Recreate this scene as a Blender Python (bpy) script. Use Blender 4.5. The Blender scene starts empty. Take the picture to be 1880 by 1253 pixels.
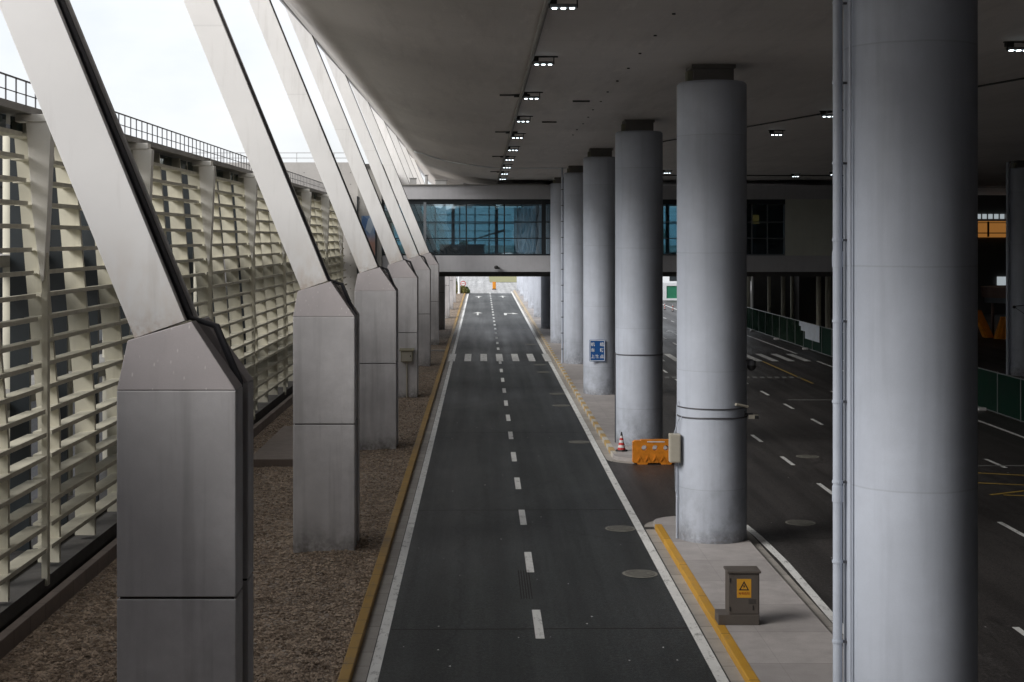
import bpy, math, random
from mathutils import Vector
R = math.radians
random.seed(7)
S = bpy.context.scene
COL = S.collection
F = 2611.0
WL = {}                                   # world location of every root

# ------------------------------------------------------------------ helpers
class MB:
    def __init__(s): s.v = []; s.f = []
    def add(s, vs, fs):
        o = len(s.v); s.v += [tuple(p) for p in vs]; s.f += [tuple(i + o for i in f) for f in fs]; return s
    def box(s, x0, x1, y0, y1, z0, z1):
        return s.add([(x0,y0,z0),(x1,y0,z0),(x1,y1,z0),(x0,y1,z0),(x0,y0,z1),(x1,y0,z1),(x1,y1,z1),(x0,y1,z1)],
                     [(0,3,2,1),(4,5,6,7),(0,1,5,4),(1,2,6,5),(2,3,7,6),(3,0,4,7)])
    def quad(s, a, b, c, d): return s.add([a,b,c,d], [(0,1,2,3)])
    def rect(s, x0, x1, y0, y1, z): return s.quad((x0,y0,z),(x1,y0,z),(x1,y1,z),(x0,y1,z))
    def prism(s, pts, axis, a, b):
        def m(p, t): return (p[0], t, p[1]) if axis == 'y' else ((p[0], p[1], t) if axis == 'z' else (t, p[0], p[1]))
        n = len(pts); vs = [m(p, a) for p in pts] + [m(p, b) for p in pts]
        fs = [tuple(range(n)), tuple(range(2*n-1, n-1, -1))] + [(i, i+n, (i+1) % n + n, (i+1) % n) for i in range(n)]
        return s.add(vs, fs)
    def cyl(s, cx, cy, z0, z1, r, n=24, r1=None):
        r1 = r if r1 is None else r1
        vs = [(cx+r*math.cos(2*math.pi*i/n), cy+r*math.sin(2*math.pi*i/n), z0) for i in range(n)] + \
             [(cx+r1*math.cos(2*math.pi*i/n), cy+r1*math.sin(2*math.pi*i/n), z1) for i in range(n)]
        return s.add(vs, [tuple(range(n-1, -1, -1)), tuple(range(n, 2*n))] + [(i, (i+1) % n, (i+1) % n+n, i+n) for i in range(n)])
    def lathe(s, cx, cy, prof, n=32):
        vs = []; fs = []
        for r, z in prof:
            vs += [(cx+r*math.cos(2*math.pi*i/n), cy+r*math.sin(2*math.pi*i/n), z) for i in range(n)]
        for k in range(len(prof)-1):
            fs += [(k*n+i, k*n+(i+1) % n, (k+1)*n+(i+1) % n, (k+1)*n+i) for i in range(n)]
        fs += [tuple(range(n-1, -1, -1)), tuple((len(prof)-1)*n+i for i in range(n))]
        return s.add(vs, fs)
    def tube(s, path, r, n=8, closed=False):
        P = [Vector(p) for p in path]; m = len(P); vs = []; fs = []
        for i, p in enumerate(P):
            if closed: t = P[(i+1) % m] - P[i-1]
            else: t = P[min(i+1, m-1)] - P[max(i-1, 0)]
            t.normalize()
            u = t.cross(Vector((0,0,1)) if abs(t.z) < .9 else Vector((1,0,0))); u.normalize(); w = t.cross(u)
            vs += [tuple(p + u*r*math.cos(2*math.pi*k/n) + w*r*math.sin(2*math.pi*k/n)) for k in range(n)]
        rng = m if closed else m-1
        for i in range(rng):
            j = (i+1) % m
            fs += [(i*n+k, i*n+(k+1) % n, j*n+(k+1) % n, j*n+k) for k in range(n)]
        if not closed: fs += [tuple(range(n-1, -1, -1)), tuple((m-1)*n+k for k in range(n))]
        return s.add(vs, fs)
    def ball(s, c, r, n=10, sz=1.0):
        prof = [(max(1e-3, r*math.sin(math.pi*i/n)), c[2]-r*sz*math.cos(math.pi*i/n)) for i in range(n+1)]
        return s.lathe(c[0], c[1], prof, 16)
    def build(s, name, mat, parent=None, loc=None, smooth=False, bevel=0):
        base = Vector(loc) if loc is not None else (WL[parent] if parent else Vector((0,0,0)))
        me = bpy.data.meshes.new(name)
        me.from_pydata([(p[0]-base.x, p[1]-base.y, p[2]-base.z) for p in s.v], [], s.f)
        import bmesh
        bm = bmesh.new(); bm.from_mesh(me); bmesh.ops.recalc_face_normals(bm, faces=bm.faces); bm.to_mesh(me); bm.free()
        me.materials.append(mat); me.update()
        return link(name, me, parent, base, smooth, bevel)

def link(name, me, parent=None, base=None, smooth=False, bevel=0):
    o = bpy.data.objects.new(name, me); COL.objects.link(o)
    base = base if base is not None else Vector((0,0,0))
    WL[o] = Vector(base)
    if parent: o.parent = parent; o.location = Vector(base) - WL[parent]
    else: o.location = base
    if smooth:
        for p in me.polygons: p.use_smooth = True
        me.set_sharp_from_angle(angle=R(35))
    if bevel:
        m = o.modifiers.new('bevel', 'BEVEL'); m.width = bevel; m.segments = 2; m.limit_method = 'ANGLE'; m.angle_limit = R(40)
    return o

def tag(o, label=None, cat=None, group=None, kind=None):
    if label: o['label'] = label
    if cat: o['category'] = cat
    if group: o['group'] = group
    if kind: o['kind'] = kind
    return o

def thing(name, label, cat, loc, group=None):
    o = bpy.data.objects.new(name, None); COL.objects.link(o); o.location = loc; WL[o] = Vector(loc)
    o.empty_display_size = .2
    return tag(o, label, cat, group)

def copy_tree(o, loc, label):
    def rec(src, par):
        c = src.copy(); COL.objects.link(c); c.parent = par
        for ch in [x for x in KIDS.get(src, [])]: rec(ch, c)
        return c
    global KIDS
    KIDS = {}
    for x in bpy.data.objects:
        if x.parent: KIDS.setdefault(x.parent, []).append(x)
    r = rec(o, None); r.location = loc; WL[r] = Vector(loc); r['label'] = label
    return r

def struct(o): o['kind'] = 'structure'; return o

def text_mesh(name, body, size, mat, parent, loc, extrude=.002, align='CENTER', bold=0):
    """upright text facing -Y, centre at loc (world)"""
    cu = bpy.data.curves.new(name, 'FONT'); cu.body = body; cu.size = size; cu.extrude = extrude
    cu.align_x = align; cu.align_y = 'CENTER'; cu.offset = bold
    t = bpy.data.objects.new(name, cu); COL.objects.link(t)
    bpy.context.view_layer.update()
    dg = bpy.context.evaluated_depsgraph_get()
    me = bpy.data.meshes.new_from_object(t.evaluated_get(dg))
    bpy.data.objects.remove(t)
    me.materials.clear(); me.materials.append(mat)
    for v in me.vertices: v.co = (v.co.x, -v.co.z, v.co.y)
    o = link(name, me, parent, Vector(loc))
    return o

def fill_curve(loops, depth):
    """flat shape with holes in XZ, thickness depth along Y, returns (verts, faces)"""
    cu = bpy.data.curves.new('c', 'CURVE'); cu.dimensions = '2D'; cu.fill_mode = 'BOTH'; cu.extrude = depth/2
    for L in loops:
        sp = cu.splines.new('POLY'); sp.points.add(len(L)-1); sp.use_cyclic_u = True
        for i, (x, z) in enumerate(L): sp.points[i].co = (x, z, 0, 1)
    t = bpy.data.objects.new('c', cu); COL.objects.link(t); bpy.context.view_layer.update()
    me = bpy.data.meshes.new_from_object(t.evaluated_get(bpy.context.evaluated_depsgraph_get()))
    bpy.data.objects.remove(t)
    vs = [(v.co.x, -v.co.z, v.co.y) for v in me.vertices]; fs = [tuple(p.vertices) for p in me.polygons]
    return vs, fs

# ------------------------------------------------------------------ materials
class NT:
    def __init__(s, name):
        s.m = bpy.data.materials.new(name); s.m.use_nodes = True
        s.t = s.m.node_tree; s.t.nodes.clear()
        s.out = s.n('ShaderNodeOutputMaterial')
        s.geo = s.n('ShaderNodeNewGeometry')
    def n(s, t, **k):
        o = s.t.nodes.new(t)
        for a, b in k.items(): setattr(o, a, b)
        return o
    def l(s, a, b): s.t.links.new(a, b)
    def pos(s, sc=(1,1,1), rot=(0,0,0)):
        m = s.n('ShaderNodeMapping'); m.inputs['Scale'].default_value = sc; m.inputs['Rotation'].default_value = rot
        s.l(s.geo.outputs['Position'], m.inputs['Vector']); return m.outputs[0]
    def noise(s, scale, sc=(1,1,1), detail=5, rough=.6, rot=(0,0,0)):
        o = s.n('ShaderNodeTexNoise'); o.inputs['Scale'].default_value = scale
        o.inputs['Detail'].default_value = detail; o.inputs['Roughness'].default_value = rough
        s.l(s.pos(sc, rot), o.inputs['Vector']); return o.outputs['Fac']
    def ramp(s, fac, a, b, lo=0., hi=1.):
        o = s.n('ShaderNodeMapRange'); o.inputs['From Min'].default_value = a; o.inputs['From Max'].default_value = b
        o.inputs['To Min'].default_value = lo; o.inputs['To Max'].default_value = hi
        s.l(fac, o.inputs['Value']); return o.outputs[0]
    def mix(s, fac, a, b, mode='MIX'):
        o = s.n('ShaderNodeMix', data_type='RGBA', blend_type=mode)
        for v, i in ((fac, 0), (a, 6), (b, 7)):
            if hasattr(v, 'links'): s.l(v, o.inputs[i])
            else: o.inputs[i].default_value = v if i == 0 else (*v, 1)
        return o.outputs[2]
    def math(s, op, a, b=0.):
        o = s.n('ShaderNodeMath', operation=op)
        for v, i in ((a, 0), (b, 1)):
            if hasattr(v, 'links'): s.l(v, o.inputs[i])
            else: o.inputs[i].default_value = v
        return o.outputs[0]
    def xyz(s):
        o = s.n('ShaderNodeSeparateXYZ'); s.l(s.geo.outputs['Position'], o.inputs[0]); return o.outputs
    def finish(s, col, rough=.6, bump=None, bstr=.2, bdist=.02, metal=0., spec=.5):
        p = s.n('ShaderNodeBsdfPrincipled')
        for v, i in ((col, 'Base Color'), (rough, 'Roughness'), (metal, 'Metallic'), (spec, 'Specular IOR Level')):
            if hasattr(v, 'links'): s.l(v, p.inputs[i])
            else: p.inputs[i].default_value = (*v, 1) if i == 'Base Color' else v
        if bump is not None:
            b = s.n('ShaderNodeBump'); b.inputs['Strength'].default_value = bstr; b.inputs['Distance'].default_value = bdist
            s.l(bump, b.inputs['Height']); s.l(b.outputs[0], p.inputs['Normal'])
        s.l(p.outputs[0], s.out.inputs[0]); return s.m

def sc(c, k): return tuple(x*k for x in c)

def concrete(name, base, var=.25, streak=.2, rough=.7, bump=.15, joints=0, stain=0, ties=0, grain=.12, drip=.5):
    t = NT(name)
    n1 = t.noise(.45, detail=6); n2 = t.noise(3.2, detail=6)
    c = t.mix(t.ramp(n1, .3, .7), sc(base, 1-var), sc(base, 1+var*.6))
    c = t.mix(t.ramp(n2, .35, .75, 0, .6), c, sc(base, 1-var*.8))
    st = t.noise(drip*6, (1, 1, .06), detail=4)
    c = t.mix(t.ramp(st, .5, .78, 0, streak), c, sc(base, .35), 'MIX')
    g = t.noise(55, detail=3)
    c = t.mix(t.ramp(g, .3, .7, grain, 0), c, sc(base, .5))
    x = t.xyz()
    if joints:
        fr = t.math('FRACT', t.math('DIVIDE', t.math('ADD', x['Z'], t.math('MULTIPLY', t.noise(2., detail=2), .03)), joints))
        d = t.math('ABSOLUTE', t.math('SUBTRACT', fr, .5))
        c = t.mix(t.ramp(d, .002, .0048, .34, 0), c, sc(base, .5))
        # formwork bands differ a little in tone
        idn = t.n('ShaderNodeTexWhiteNoise', noise_dimensions='1D'); t.l(t.math('FLOOR', t.math('ADD', t.math('DIVIDE', x['Z'], joints), .5)), idn.inputs['W'])
        c = t.mix(t.math('MULTIPLY', idn.outputs['Value'], .1), c, sc(base, .5))
    if stain:
        s1 = t.noise(1.6, (1, 1, .8), detail=7, rough=.7)
        h = t.ramp(x['Z'], .2, stain, 1, 0)
        c = t.mix(t.math('MULTIPLY', t.ramp(s1, .42, .68), t.math('MULTIPLY', h, .75)), c, sc(base, .22))
        s2 = t.noise(9, detail=6); h2 = t.ramp(x['Z'], .1, .55, 1, 0)
        c = t.mix(t.math('MULTIPLY', t.ramp(s2, .3, .6), t.math('MULTIPLY', h2, .6)), c, (.1, .085, .065))
    if ties:
        fx = t.math('SUBTRACT', t.math('FRACT', t.math('DIVIDE', x['X'], ties)), .5)
        fz = t.math('SUBTRACT', t.math('FRACT', t.math('DIVIDE', x['Z'], ties*.75)), .5)
        d = t.math('SQRT', t.math('ADD', t.math('MULTIPLY', fx, fx), t.math('MULTIPLY', fz, fz)))
        c = t.mix(t.ramp(d, .035, .06, .75, 0), c, sc(base, .3))
    bm = t.math('ADD', t.noise(40, detail=4), t.math('MULTIPLY', n2, .6))
    return t.finish(c, t.ramp(n2, .3, .7, rough-.08, rough+.1), bm, bump, .01)

def plain(name, base, rough=.5, metal=0., var=.15, scale=2., bump=.0, spec=.5):
    t = NT(name); n = t.noise(scale, detail=5)
    c = t.mix(t.ramp(n, .3, .7), sc(base, 1-var), sc(base, 1+var*.5))
    g = t.noise(scale*14, detail=3)
    c = t.mix(t.ramp(g, .45, .75, 0, var*.9), c, sc(base, .45))
    return t.finish(c, t.ramp(n, .3, .7, rough*.88, min(1, rough*1.1)), g if bump else None, bump, .01, metal, spec)

def emit(name, col, s):
    t = NT(name); e = t.n('ShaderNodeEmission'); e.inputs[0].default_value = (*col, 1); e.inputs[1].default_value = s
    t.l(e.outputs[0], t.out.inputs[0]); return t.m

def asphalt(name, base, warm=0.):
    t = NT(name)
    n1 = t.noise(.12, (1, .5, 1), detail=6); tr = t.noise(1.3, (1, .025, 1), detail=4); g = t.noise(42, detail=4, rough=.8); g2 = t.noise(7, detail=5)
    c = t.mix(t.ramp(n1, .3, .7), sc(base, .5), sc(base, 1.7))
    c = t.mix(t.ramp(tr, .42, .62, 0, .75), c, sc(base, .5))
    c = t.mix(t.ramp(g2, .5, .68, 0, .75), c, sc(base, 2.2)); c = t.mix(t.ramp(g2, .48, .32, 0, .7), c, sc(base, .4))
    c = t.mix(t.ramp(g, .42, .72, 0, .55), c, sc(base, 2.3))
    c = t.mix(t.ramp(g, .5, .28, 0, .5), c, sc(base, .4))
    st = t.noise(.55, (1, .35, 1), detail=7, rough=.72)
    c = t.mix(t.ramp(st, .52, .70, 0, .6), c, sc(base, 2.6))
    g3 = t.noise(16, detail=5, rough=.85); c = t.mix(t.ramp(g3, .5, .62, 0, .85), c, sc(base, 3.2)); c = t.mix(t.ramp(g3, .5, .34, 0, .7), c, sc(base, .35))
    pt = t.noise(260, detail=1)
    c = t.mix(t.ramp(pt, .72, .78, 0, .6), c, (.25, .25, .24))
    # polished wheel paths and oil line in each lane
    xx = t.xyz()['X']; fr = t.math('FRACT', t.math('DIVIDE', t.math('ADD', xx, t.math('MULTIPLY', t.noise(.3, (1, .12, 1), detail=3), .5)), 3.15))
    u = t.math('ABSOLUTE', t.math('SUBTRACT', fr, .49)); wp = t.ramp(t.math('ABSOLUTE', t.math('SUBTRACT', u, .26)), .02, .13, 1, 0)
    c = t.mix(t.math('MULTIPLY', wp, t.ramp(t.noise(.8, (1, .15, 1), detail=5), .3, .7, .1, .6)), c, sc(base, .5))
    c = t.mix(t.math('MULTIPLY', t.ramp(u, .0, .1, 1, 0), t.ramp(t.noise(1.5, (1, .4, 1), detail=6), .42, .7, 0, .7)), c, sc(base, .35))
    sp = t.noise(3.4, detail=2); c = t.mix(t.ramp(sp, .7, .76, 0, .65), c, sc(base, .35))
    # thin sealed cracks
    v = t.n('ShaderNodeTexVoronoi', feature='DISTANCE_TO_EDGE'); v.inputs['Scale'].default_value = .16
    w = t.n('ShaderNodeMapping'); w.inputs['Scale'].default_value = (1, .45, 1)
    a = t.n('ShaderNodeVectorMath', operation='ADD'); nz = t.n('ShaderNodeTexNoise'); nz.inputs['Scale'].default_value = .8; nz.inputs['Detail'].default_value = 6
    t.l(t.geo.outputs['Position'], nz.inputs['Vector']); t.l(t.geo.outputs['Position'], a.inputs[0]); t.l(nz.outputs['Color'], a.inputs[1])
    t.l(a.outputs[0], w.inputs['Vector']); t.l(w.outputs[0], v.inputs['Vector'])
    c = t.mix(t.ramp(v.outputs['Distance'], .002, .006, .55, 0), c, sc(base, .35))
    rough = t.ramp(t.math('ADD', n1, t.math('MULTIPLY', tr, .6)), .6, 1.05, .40, .62)
    return t.finish(c, rough, g, .6, .02, spec=.32)

def roadpaint(name, base, under=(.05, .05, .05), wear=.45, jy=0):
    t = NT(name); n = t.noise(5, (1, .4, 1), detail=8, rough=.75); g = t.noise(30, detail=4, rough=.8); d = t.noise(1.1, detail=4)
    c = t.mix(t.ramp(d, .35, .7, 0, .4), base, sc(base, .68))
    c = t.mix(t.ramp(t.math('ADD', n, t.math('MULTIPLY', g, .5)), .78, 1.0, 0, wear*1.8), c, under)
    if jy:
        e = t.math('ABSOLUTE', t.math('SUBTRACT', t.math('FRACT', t.math('DIVIDE', t.xyz()['Y'], jy)), .5))
        c = t.mix(t.ramp(e, .008/jy, .02/jy, .85, 0), c, (.05, .04, .03))
        wn = t.n('ShaderNodeTexWhiteNoise', noise_dimensions='1D'); t.l(t.math('FLOOR', t.math('ADD', t.math('DIVIDE', t.xyz()['Y'], jy), .5)), wn.inputs['W'])
        c = t.mix(t.math('MULTIPLY', wn.outputs['Value'], .35), c, sc(base, .5))
    return t.finish(c, .6, g, .25, .01)

def gravel_mat(name):
    t = NT(name)
    v = t.n('ShaderNodeTexVoronoi'); v.inputs['Scale'].default_value = 15; v.inputs['Randomness'].default_value = 1
    t.l(t.pos((1, 1, .3)), v.inputs['Vector'])
    s = t.n('ShaderNodeSeparateColor'); t.l(v.outputs['Color'], s.inputs[0])
    c = t.mix(s.outputs[0], (.105, .072, .048), (.46, .36, .265))
    c = t.mix(t.ramp(s.outputs[1], .75, .95, 0, .7), c, (.5, .45, .4))
    c = t.mix(t.ramp(t.noise(.5, detail=5), .35, .7, 0, .6), c, (.12, .085, .06))
    h = t.ramp(v.outputs['Distance'], 0, .6, 1, 0)
    return t.finish(c, .85, h, 1.0, .05)

M = {}
M['pillar'] = concrete('pillar_concrete', (.66, .645, .655), .26, .5, .8, .14, stain=1.1)
M['pillar_cap'] = concrete('pillar_cap_concrete', (.46, .425, .43), .12, .18, .6, .1)
M['gap'] = plain('dark_joint', (.03, .027, .025), .8)
def strut_mat():
    t = NT('white_strut_paint'); b = (.84, .835, .83); x = t.xyz()
    c = t.mix(t.ramp(t.noise(.5, detail=5), .3, .7), sc(b, .94), sc(b, 1.02))
    c = t.mix(t.ramp(t.noise(4, (1, 1, .12), detail=5), .52, .8, 0, .3), c, (.42, .40, .37))
    h = t.ramp(x['Z'], 6.7, 8.2, 1, 0)
    c = t.mix(t.math('MULTIPLY', t.ramp(t.noise(2.6, (1, 1, .5), detail=6), .4, .7), t.math('MULTIPLY', h, .55)), c, (.55, .42, .30))
    h2 = t.ramp(x['Z'], 6.65, 7.05, 1, 0)
    c = t.mix(t.math('MULTIPLY', t.ramp(t.noise(9, detail=5), .42, .6), t.math('MULTIPLY', h2, .5)), c, (.40, .27, .18))
    j = t.math('ABSOLUTE', t.math('SUBTRACT', x['Z'], 13.4))
    c = t.mix(t.ramp(j, .01, .03, .14, 0), c, (.3, .3, .3))
    return t.finish(c, .45, t.noise(30, detail=3), .06, .01)
M['strut'] = strut_mat()
M['strut_side'] = plain('shaded_strut_channel', (.05, .05, .05), .4, .3)  # channel colour darkened to carry the shade of the right-facing side
M['column'] = concrete('column_paint', (.51, .55, .63), .16, .28, .55, .08, joints=3.05, stain=2.1, grain=.10)
M['bearing'] = plain('bearing_steel', (.16, .15, .14), .6)
M['bearing_lit'] = plain('bearing_lit_side', (.22, .22, .16), .6)  # lighter olive paints the lit left part of the bearing
M['pipe'] = plain('pipe_paint', (.46, .50, .575), .4, 0, .08)
M['pipe_dark'] = plain('pipe_clamp_dark', (.08, .08, .09), .5)
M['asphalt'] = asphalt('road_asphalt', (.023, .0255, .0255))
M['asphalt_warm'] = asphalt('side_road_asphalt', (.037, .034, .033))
M['asphalt_far'] = asphalt('sun_painted_far_asphalt', (.26, .26, .26))  # pale copy of the asphalt, sunlit brightness put into its colour
M['white'] = roadpaint('white_road_paint', (.74, .74, .72), wear=.55)
M['edge_white'] = roadpaint('edge_line_paint', (.80, .80, .78), wear=.6)
M['faded'] = roadpaint('faded_white_paint', (.25, .25, .24), wear=.8)
M['yellow_line'] = roadpaint('yellow_road_paint', (.5, .33, .06), wear=.6)
M['kerb_dull'] = roadpaint('dull_yellow_kerb_paint', (.42, .25, .055), (.22, .17, .11), .5, .99)
M['kerb_yellow'] = roadpaint('yellow_kerb_paint', (.62, .33, .035), (.25, .2, .14), .35, 2.97)
M['gravel'] = gravel_mat('brown_gravel')
M['soffit'] = None
M['louvre'] = concrete('louvre_concrete', (.62, .595, .49), .16, .35, .7, .1)
M['bracket'] = concrete('bracket_concrete', (.84, .82, .76), .08, .12, .6, .06)
M['slab'] = concrete('slab_concrete', (.34, .33, .31), .2, .2)
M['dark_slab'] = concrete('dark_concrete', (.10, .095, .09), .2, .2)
M['facade'] = plain('dark_facade', (.035, .036, .038), .7)
M['tie'] = concrete('tie_hole_concrete', (.50, .48, .46), .12, .15, ties=1.2)
M['bridge'] = concrete('bridge_concrete', (.52, .52, .545), .12, .16, .6, .06)
M['bridge_wall'] = concrete('bridge_render', (.62, .64, .57), .1, .1)
M['frame'] = plain('dark_frame', (.018, .024, .028), .4)
M['mullion'] = plain('grey_mullion', (.16, .18, .2), .4)
M['rail'] = plain('railing_steel', (.10, .10, .11), .5, .2)
M['rail_light'] = plain('pale_railing', (.42, .42, .42), .5)
M['pad'] = concrete('pad_concrete', (.20, .16, .135), .25, .2)
M['black'] = plain('black_rubber', (.02, .02, .02), .6)
M['grey_box'] = plain('cabinet_paint', (.11, .094, .082), .55, 0, .18)
M['beige_box'] = plain('beige_box_paint', (.45, .42, .35), .5)
M['olive_box'] = plain('meter_box_paint', (.30, .28, .2), .5)
M['orange'] = plain('orange_plastic', (.70, .235, .015), .5, 0, .30, 4, .2)
M['tarp'] = plain('orange_tarp', (.9, .34, .03), .6, 0, .2, 4)
M['cone_red'] = plain('cone_red', (.55, .05, .05), .45)
M['cone_white'] = plain('cone_white', (.72, .7, .7), .45)
M['blue'] = plain('sign_blue', (.015, .10, .33), .4, 0, .08)
M['sign_white'] = plain('sign_white', (.8, .82, .84), .4, 0, .05)
M['sign_yellow'] = plain('warning_yellow', (.72, .36, .03), .45, 0, .1, 8)
M['sign_red'] = plain('warning_red', (.32, .05, .01), .5)
M['green'] = plain('green_fence_sheet', (.007, .03, .019), .8, 0, .3, 1.2, spec=.1)
M['hoarding'] = plain('hoarding_green', (.03, .22, .12), .5)
M['fence_post'] = plain('galvanised_post', (.22, .24, .24), .45, .2)
M['paper'] = plain('white_banner', (.62, .68, .76), .6)
M['iron'] = plain('manhole_iron', (.15, .145, .125), .6, .0, .5, 7)
M['iron_dark'] = plain('manhole_ring', (.26, .25, .22), .7, 0, .3, 6)
M['led'] = emit('led_light', (.80, .94, 1.0), 5)
M['led_body'] = plain('lamp_body', (.22, .23, .24), .5)
M['shop_light'] = emit('lit_sign_amber', (1.0, .42, .10), .13)
M['shop_white'] = emit('lit_window', (.85, .95, 1.0), .22)
M['brown'] = plain('brown_kiosk', (.22, .14, .12), .4)
def reflection_sheet_mat():
    t = NT('blue_reflection_sheet'); d = t.n('ShaderNodeBsdfDiffuse'); r = t.n('ShaderNodeBsdfTranslucent')
    c = t.mix(t.ramp(t.noise(2., (3, 3, .3)), .35, .65), (.62, .76, .84), (.8, .9, .95))
    t.l(c, d.inputs[0]); t.l(c, r.inputs[0]); mx = t.n('ShaderNodeMixShader'); mx.inputs[0].default_value = .8
    t.l(d.outputs[0], mx.inputs[1]); t.l(r.outputs[0], mx.inputs[2])
    tr = t.n('ShaderNodeBsdfTransparent'); m2 = t.n('ShaderNodeMixShader'); t.l(t.ramp(t.noise(1.2, (4, 1, .05), detail=3), .35, .65, .35, .75), m2.inputs[0])
    t.l(tr.outputs[0], m2.inputs[1]); t.l(mx.outputs[0], m2.inputs[2]); t.l(m2.outputs[0], t.out.inputs[0]); return t.m
M['reflection_sheet'] = reflection_sheet_mat()
M['room'] = plain('room_surface', (.42, .45, .46), .6)
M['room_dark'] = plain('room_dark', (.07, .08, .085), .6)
M['trunk'] = plain('bark', (.10, .07, .05), .9, 0, .3, 6)
M['dirt'] = plain('pale_ground', (.28, .25, .21), .9, 0, .25, .3)

def droppings(m):
    # pale runs of bird lime on the sloping caps
    nt = m.node_tree; p = [n for n in nt.nodes if n.type == 'BSDF_PRINCIPLED'][0]
    src = p.inputs['Base Color'].links[0].from_socket
    geo = nt.nodes.new('ShaderNodeNewGeometry'); mp = nt.nodes.new('ShaderNodeMapping'); mp.inputs['Scale'].default_value = (11, 11, 3.2)
    v = nt.nodes.new('ShaderNodeTexVoronoi'); v.inputs['Scale'].default_value = 1.0
    nt.links.new(geo.outputs['Position'], mp.inputs[0]); nt.links.new(mp.outputs[0], v.inputs['Vector'])
    r = nt.nodes.new('ShaderNodeMapRange'); r.inputs['From Min'].default_value = .06; r.inputs['From Max'].default_value = .15; r.inputs['To Min'].default_value = .6; r.inputs['To Max'].default_value = 0
    nt.links.new(v.outputs['Distance'], r.inputs['Value'])
    x = nt.nodes.new('ShaderNodeMix'); x.data_type = 'RGBA'; x.inputs[7].default_value = (.75, .73, .7, 1)
    nt.links.new(r.outputs[0], x.inputs[0]); nt.links.new(src, x.inputs[6]); nt.links.new(x.outputs[2], p.inputs['Base Color'])
droppings(M['pillar_cap'])
def soffit_mat():
    t = NT('soffit_concrete'); b = (.80, .765, .745)
    n1 = t.noise(.16, (1, .6, 1), detail=6)
    c = t.mix(t.ramp(n1, .3, .7), sc(b, .86), sc(b, 1.08))
    s1 = t.noise(1.4, (1, .12, 1), detail=7, rough=.7, rot=(0, 0, R(12)))
    c = t.mix(t.ramp(s1, .5, .72, 0, .32), c, sc(b, .5))
    s2 = t.noise(3.0, (.9, .16, .9), detail=6, rough=.7, rot=(0, 0, R(-18)))
    c = t.mix(t.ramp(s2, .58, .75, 0, .3), c, sc(b, 1.5))
    x = t.xyz()
    fy = t.math('ABSOLUTE', t.math('SUBTRACT', t.math('FRACT', t.math('DIVIDE', x['Y'], 4.325)), .5))
    c = t.mix(t.ramp(fy, .002, .005, .3, 0), c, sc(b, .5))
    g = t.noise(26, detail=5, rough=.7)
    c = t.mix(t.ramp(g, .5, .75, 0, .3), c, sc(b, .5))
    return t.finish(c, .62, t.math('ADD', g, s1), .2, .02)
M['soffit'] = soffit_mat()

def pavers(name, base, sx, sy, ox=0., jc=.8):
    t = NT(name); x = t.xyz()
    fy = t.math('ABSOLUTE', t.math('SUBTRACT', t.math('FRACT', t.math('DIVIDE', x['Y'], sy)), .5))
    n = t.noise(2.2, detail=6); g = t.noise(35, detail=4, rough=.8)
    idn = t.n('ShaderNodeTexWhiteNoise', noise_dimensions='1D'); t.l(t.math('FLOOR', t.math('ADD', t.math('DIVIDE', x['Y'], sy), .5)), idn.inputs['W'])
    c = t.mix(idn.outputs['Value'], sc(base, .82), sc(base, 1.12))
    c = t.mix(t.ramp(n, .35, .7, 0, .5), c, sc(base, .6))
    c = t.mix(t.ramp(g, .45, .75, 0, .4), c, sc(base, .55))
    c = t.mix(t.ramp(fy, .008/sy, .018/sy, jc, 0), c, sc(base, .3))
    if sx:
        fx = t.math('ABSOLUTE', t.math('SUBTRACT', t.math('FRACT', t.math('DIVIDE', t.math('ADD', x['X'], ox), sx)), .5))
        c = t.mix(t.ramp(fx, .005/sx, .012/sx, jc*.6, 0), c, sc(base, .4))
    return t.finish(c, .75, g, .25, .01)
M['gutter'] = pavers('gutter_pavers', (.42, .39, .355), 0, .9)
M['island'] = pavers('island_paving', (.43, .40, .39), 2.2, 2.1, 2.2, .45)
M['wall_kerb'] = pavers('ledge_concrete', (.22, .18, .16), 0, 1.0)

def banded(name, a, b, per):
    t = NT(name); x = t.xyz()
    f = t.math('GREATER_THAN', t.math('FRACT', t.math('DIVIDE', x['Y'], per)), .5)
    n = t.noise(4, detail=7, rough=.7)
    c = t.mix(f, a, b); c = t.mix(t.ramp(n, .45, .75, 0, .75), c, (.22, .2, .18))
    e = t.math('ABSOLUTE', t.math('SUBTRACT', t.math('FRACT', t.math('DIVIDE', x['Y'], per/2)), .5))
    c = t.mix(t.ramp(e, .47, .495, 0, .7), c, (.06, .05, .04))
    return t.finish(c, .7, n, .2, .01)
M['kerb_band'] = banded('banded_kerb_paint', (.55, .52, .46), (.50, .33, .12), 1.84)

def cone_mat():
    t = NT('banded_post'); x = t.xyz()
    f = t.math('GREATER_THAN', t.math('FRACT', t.math('DIVIDE', x['Z'], .3)), .5)
    return t.finish(t.mix(f, (.6, .6, .6), (.5, .12, .1)), .5)
M['post_band'] = cone_mat()

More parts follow.
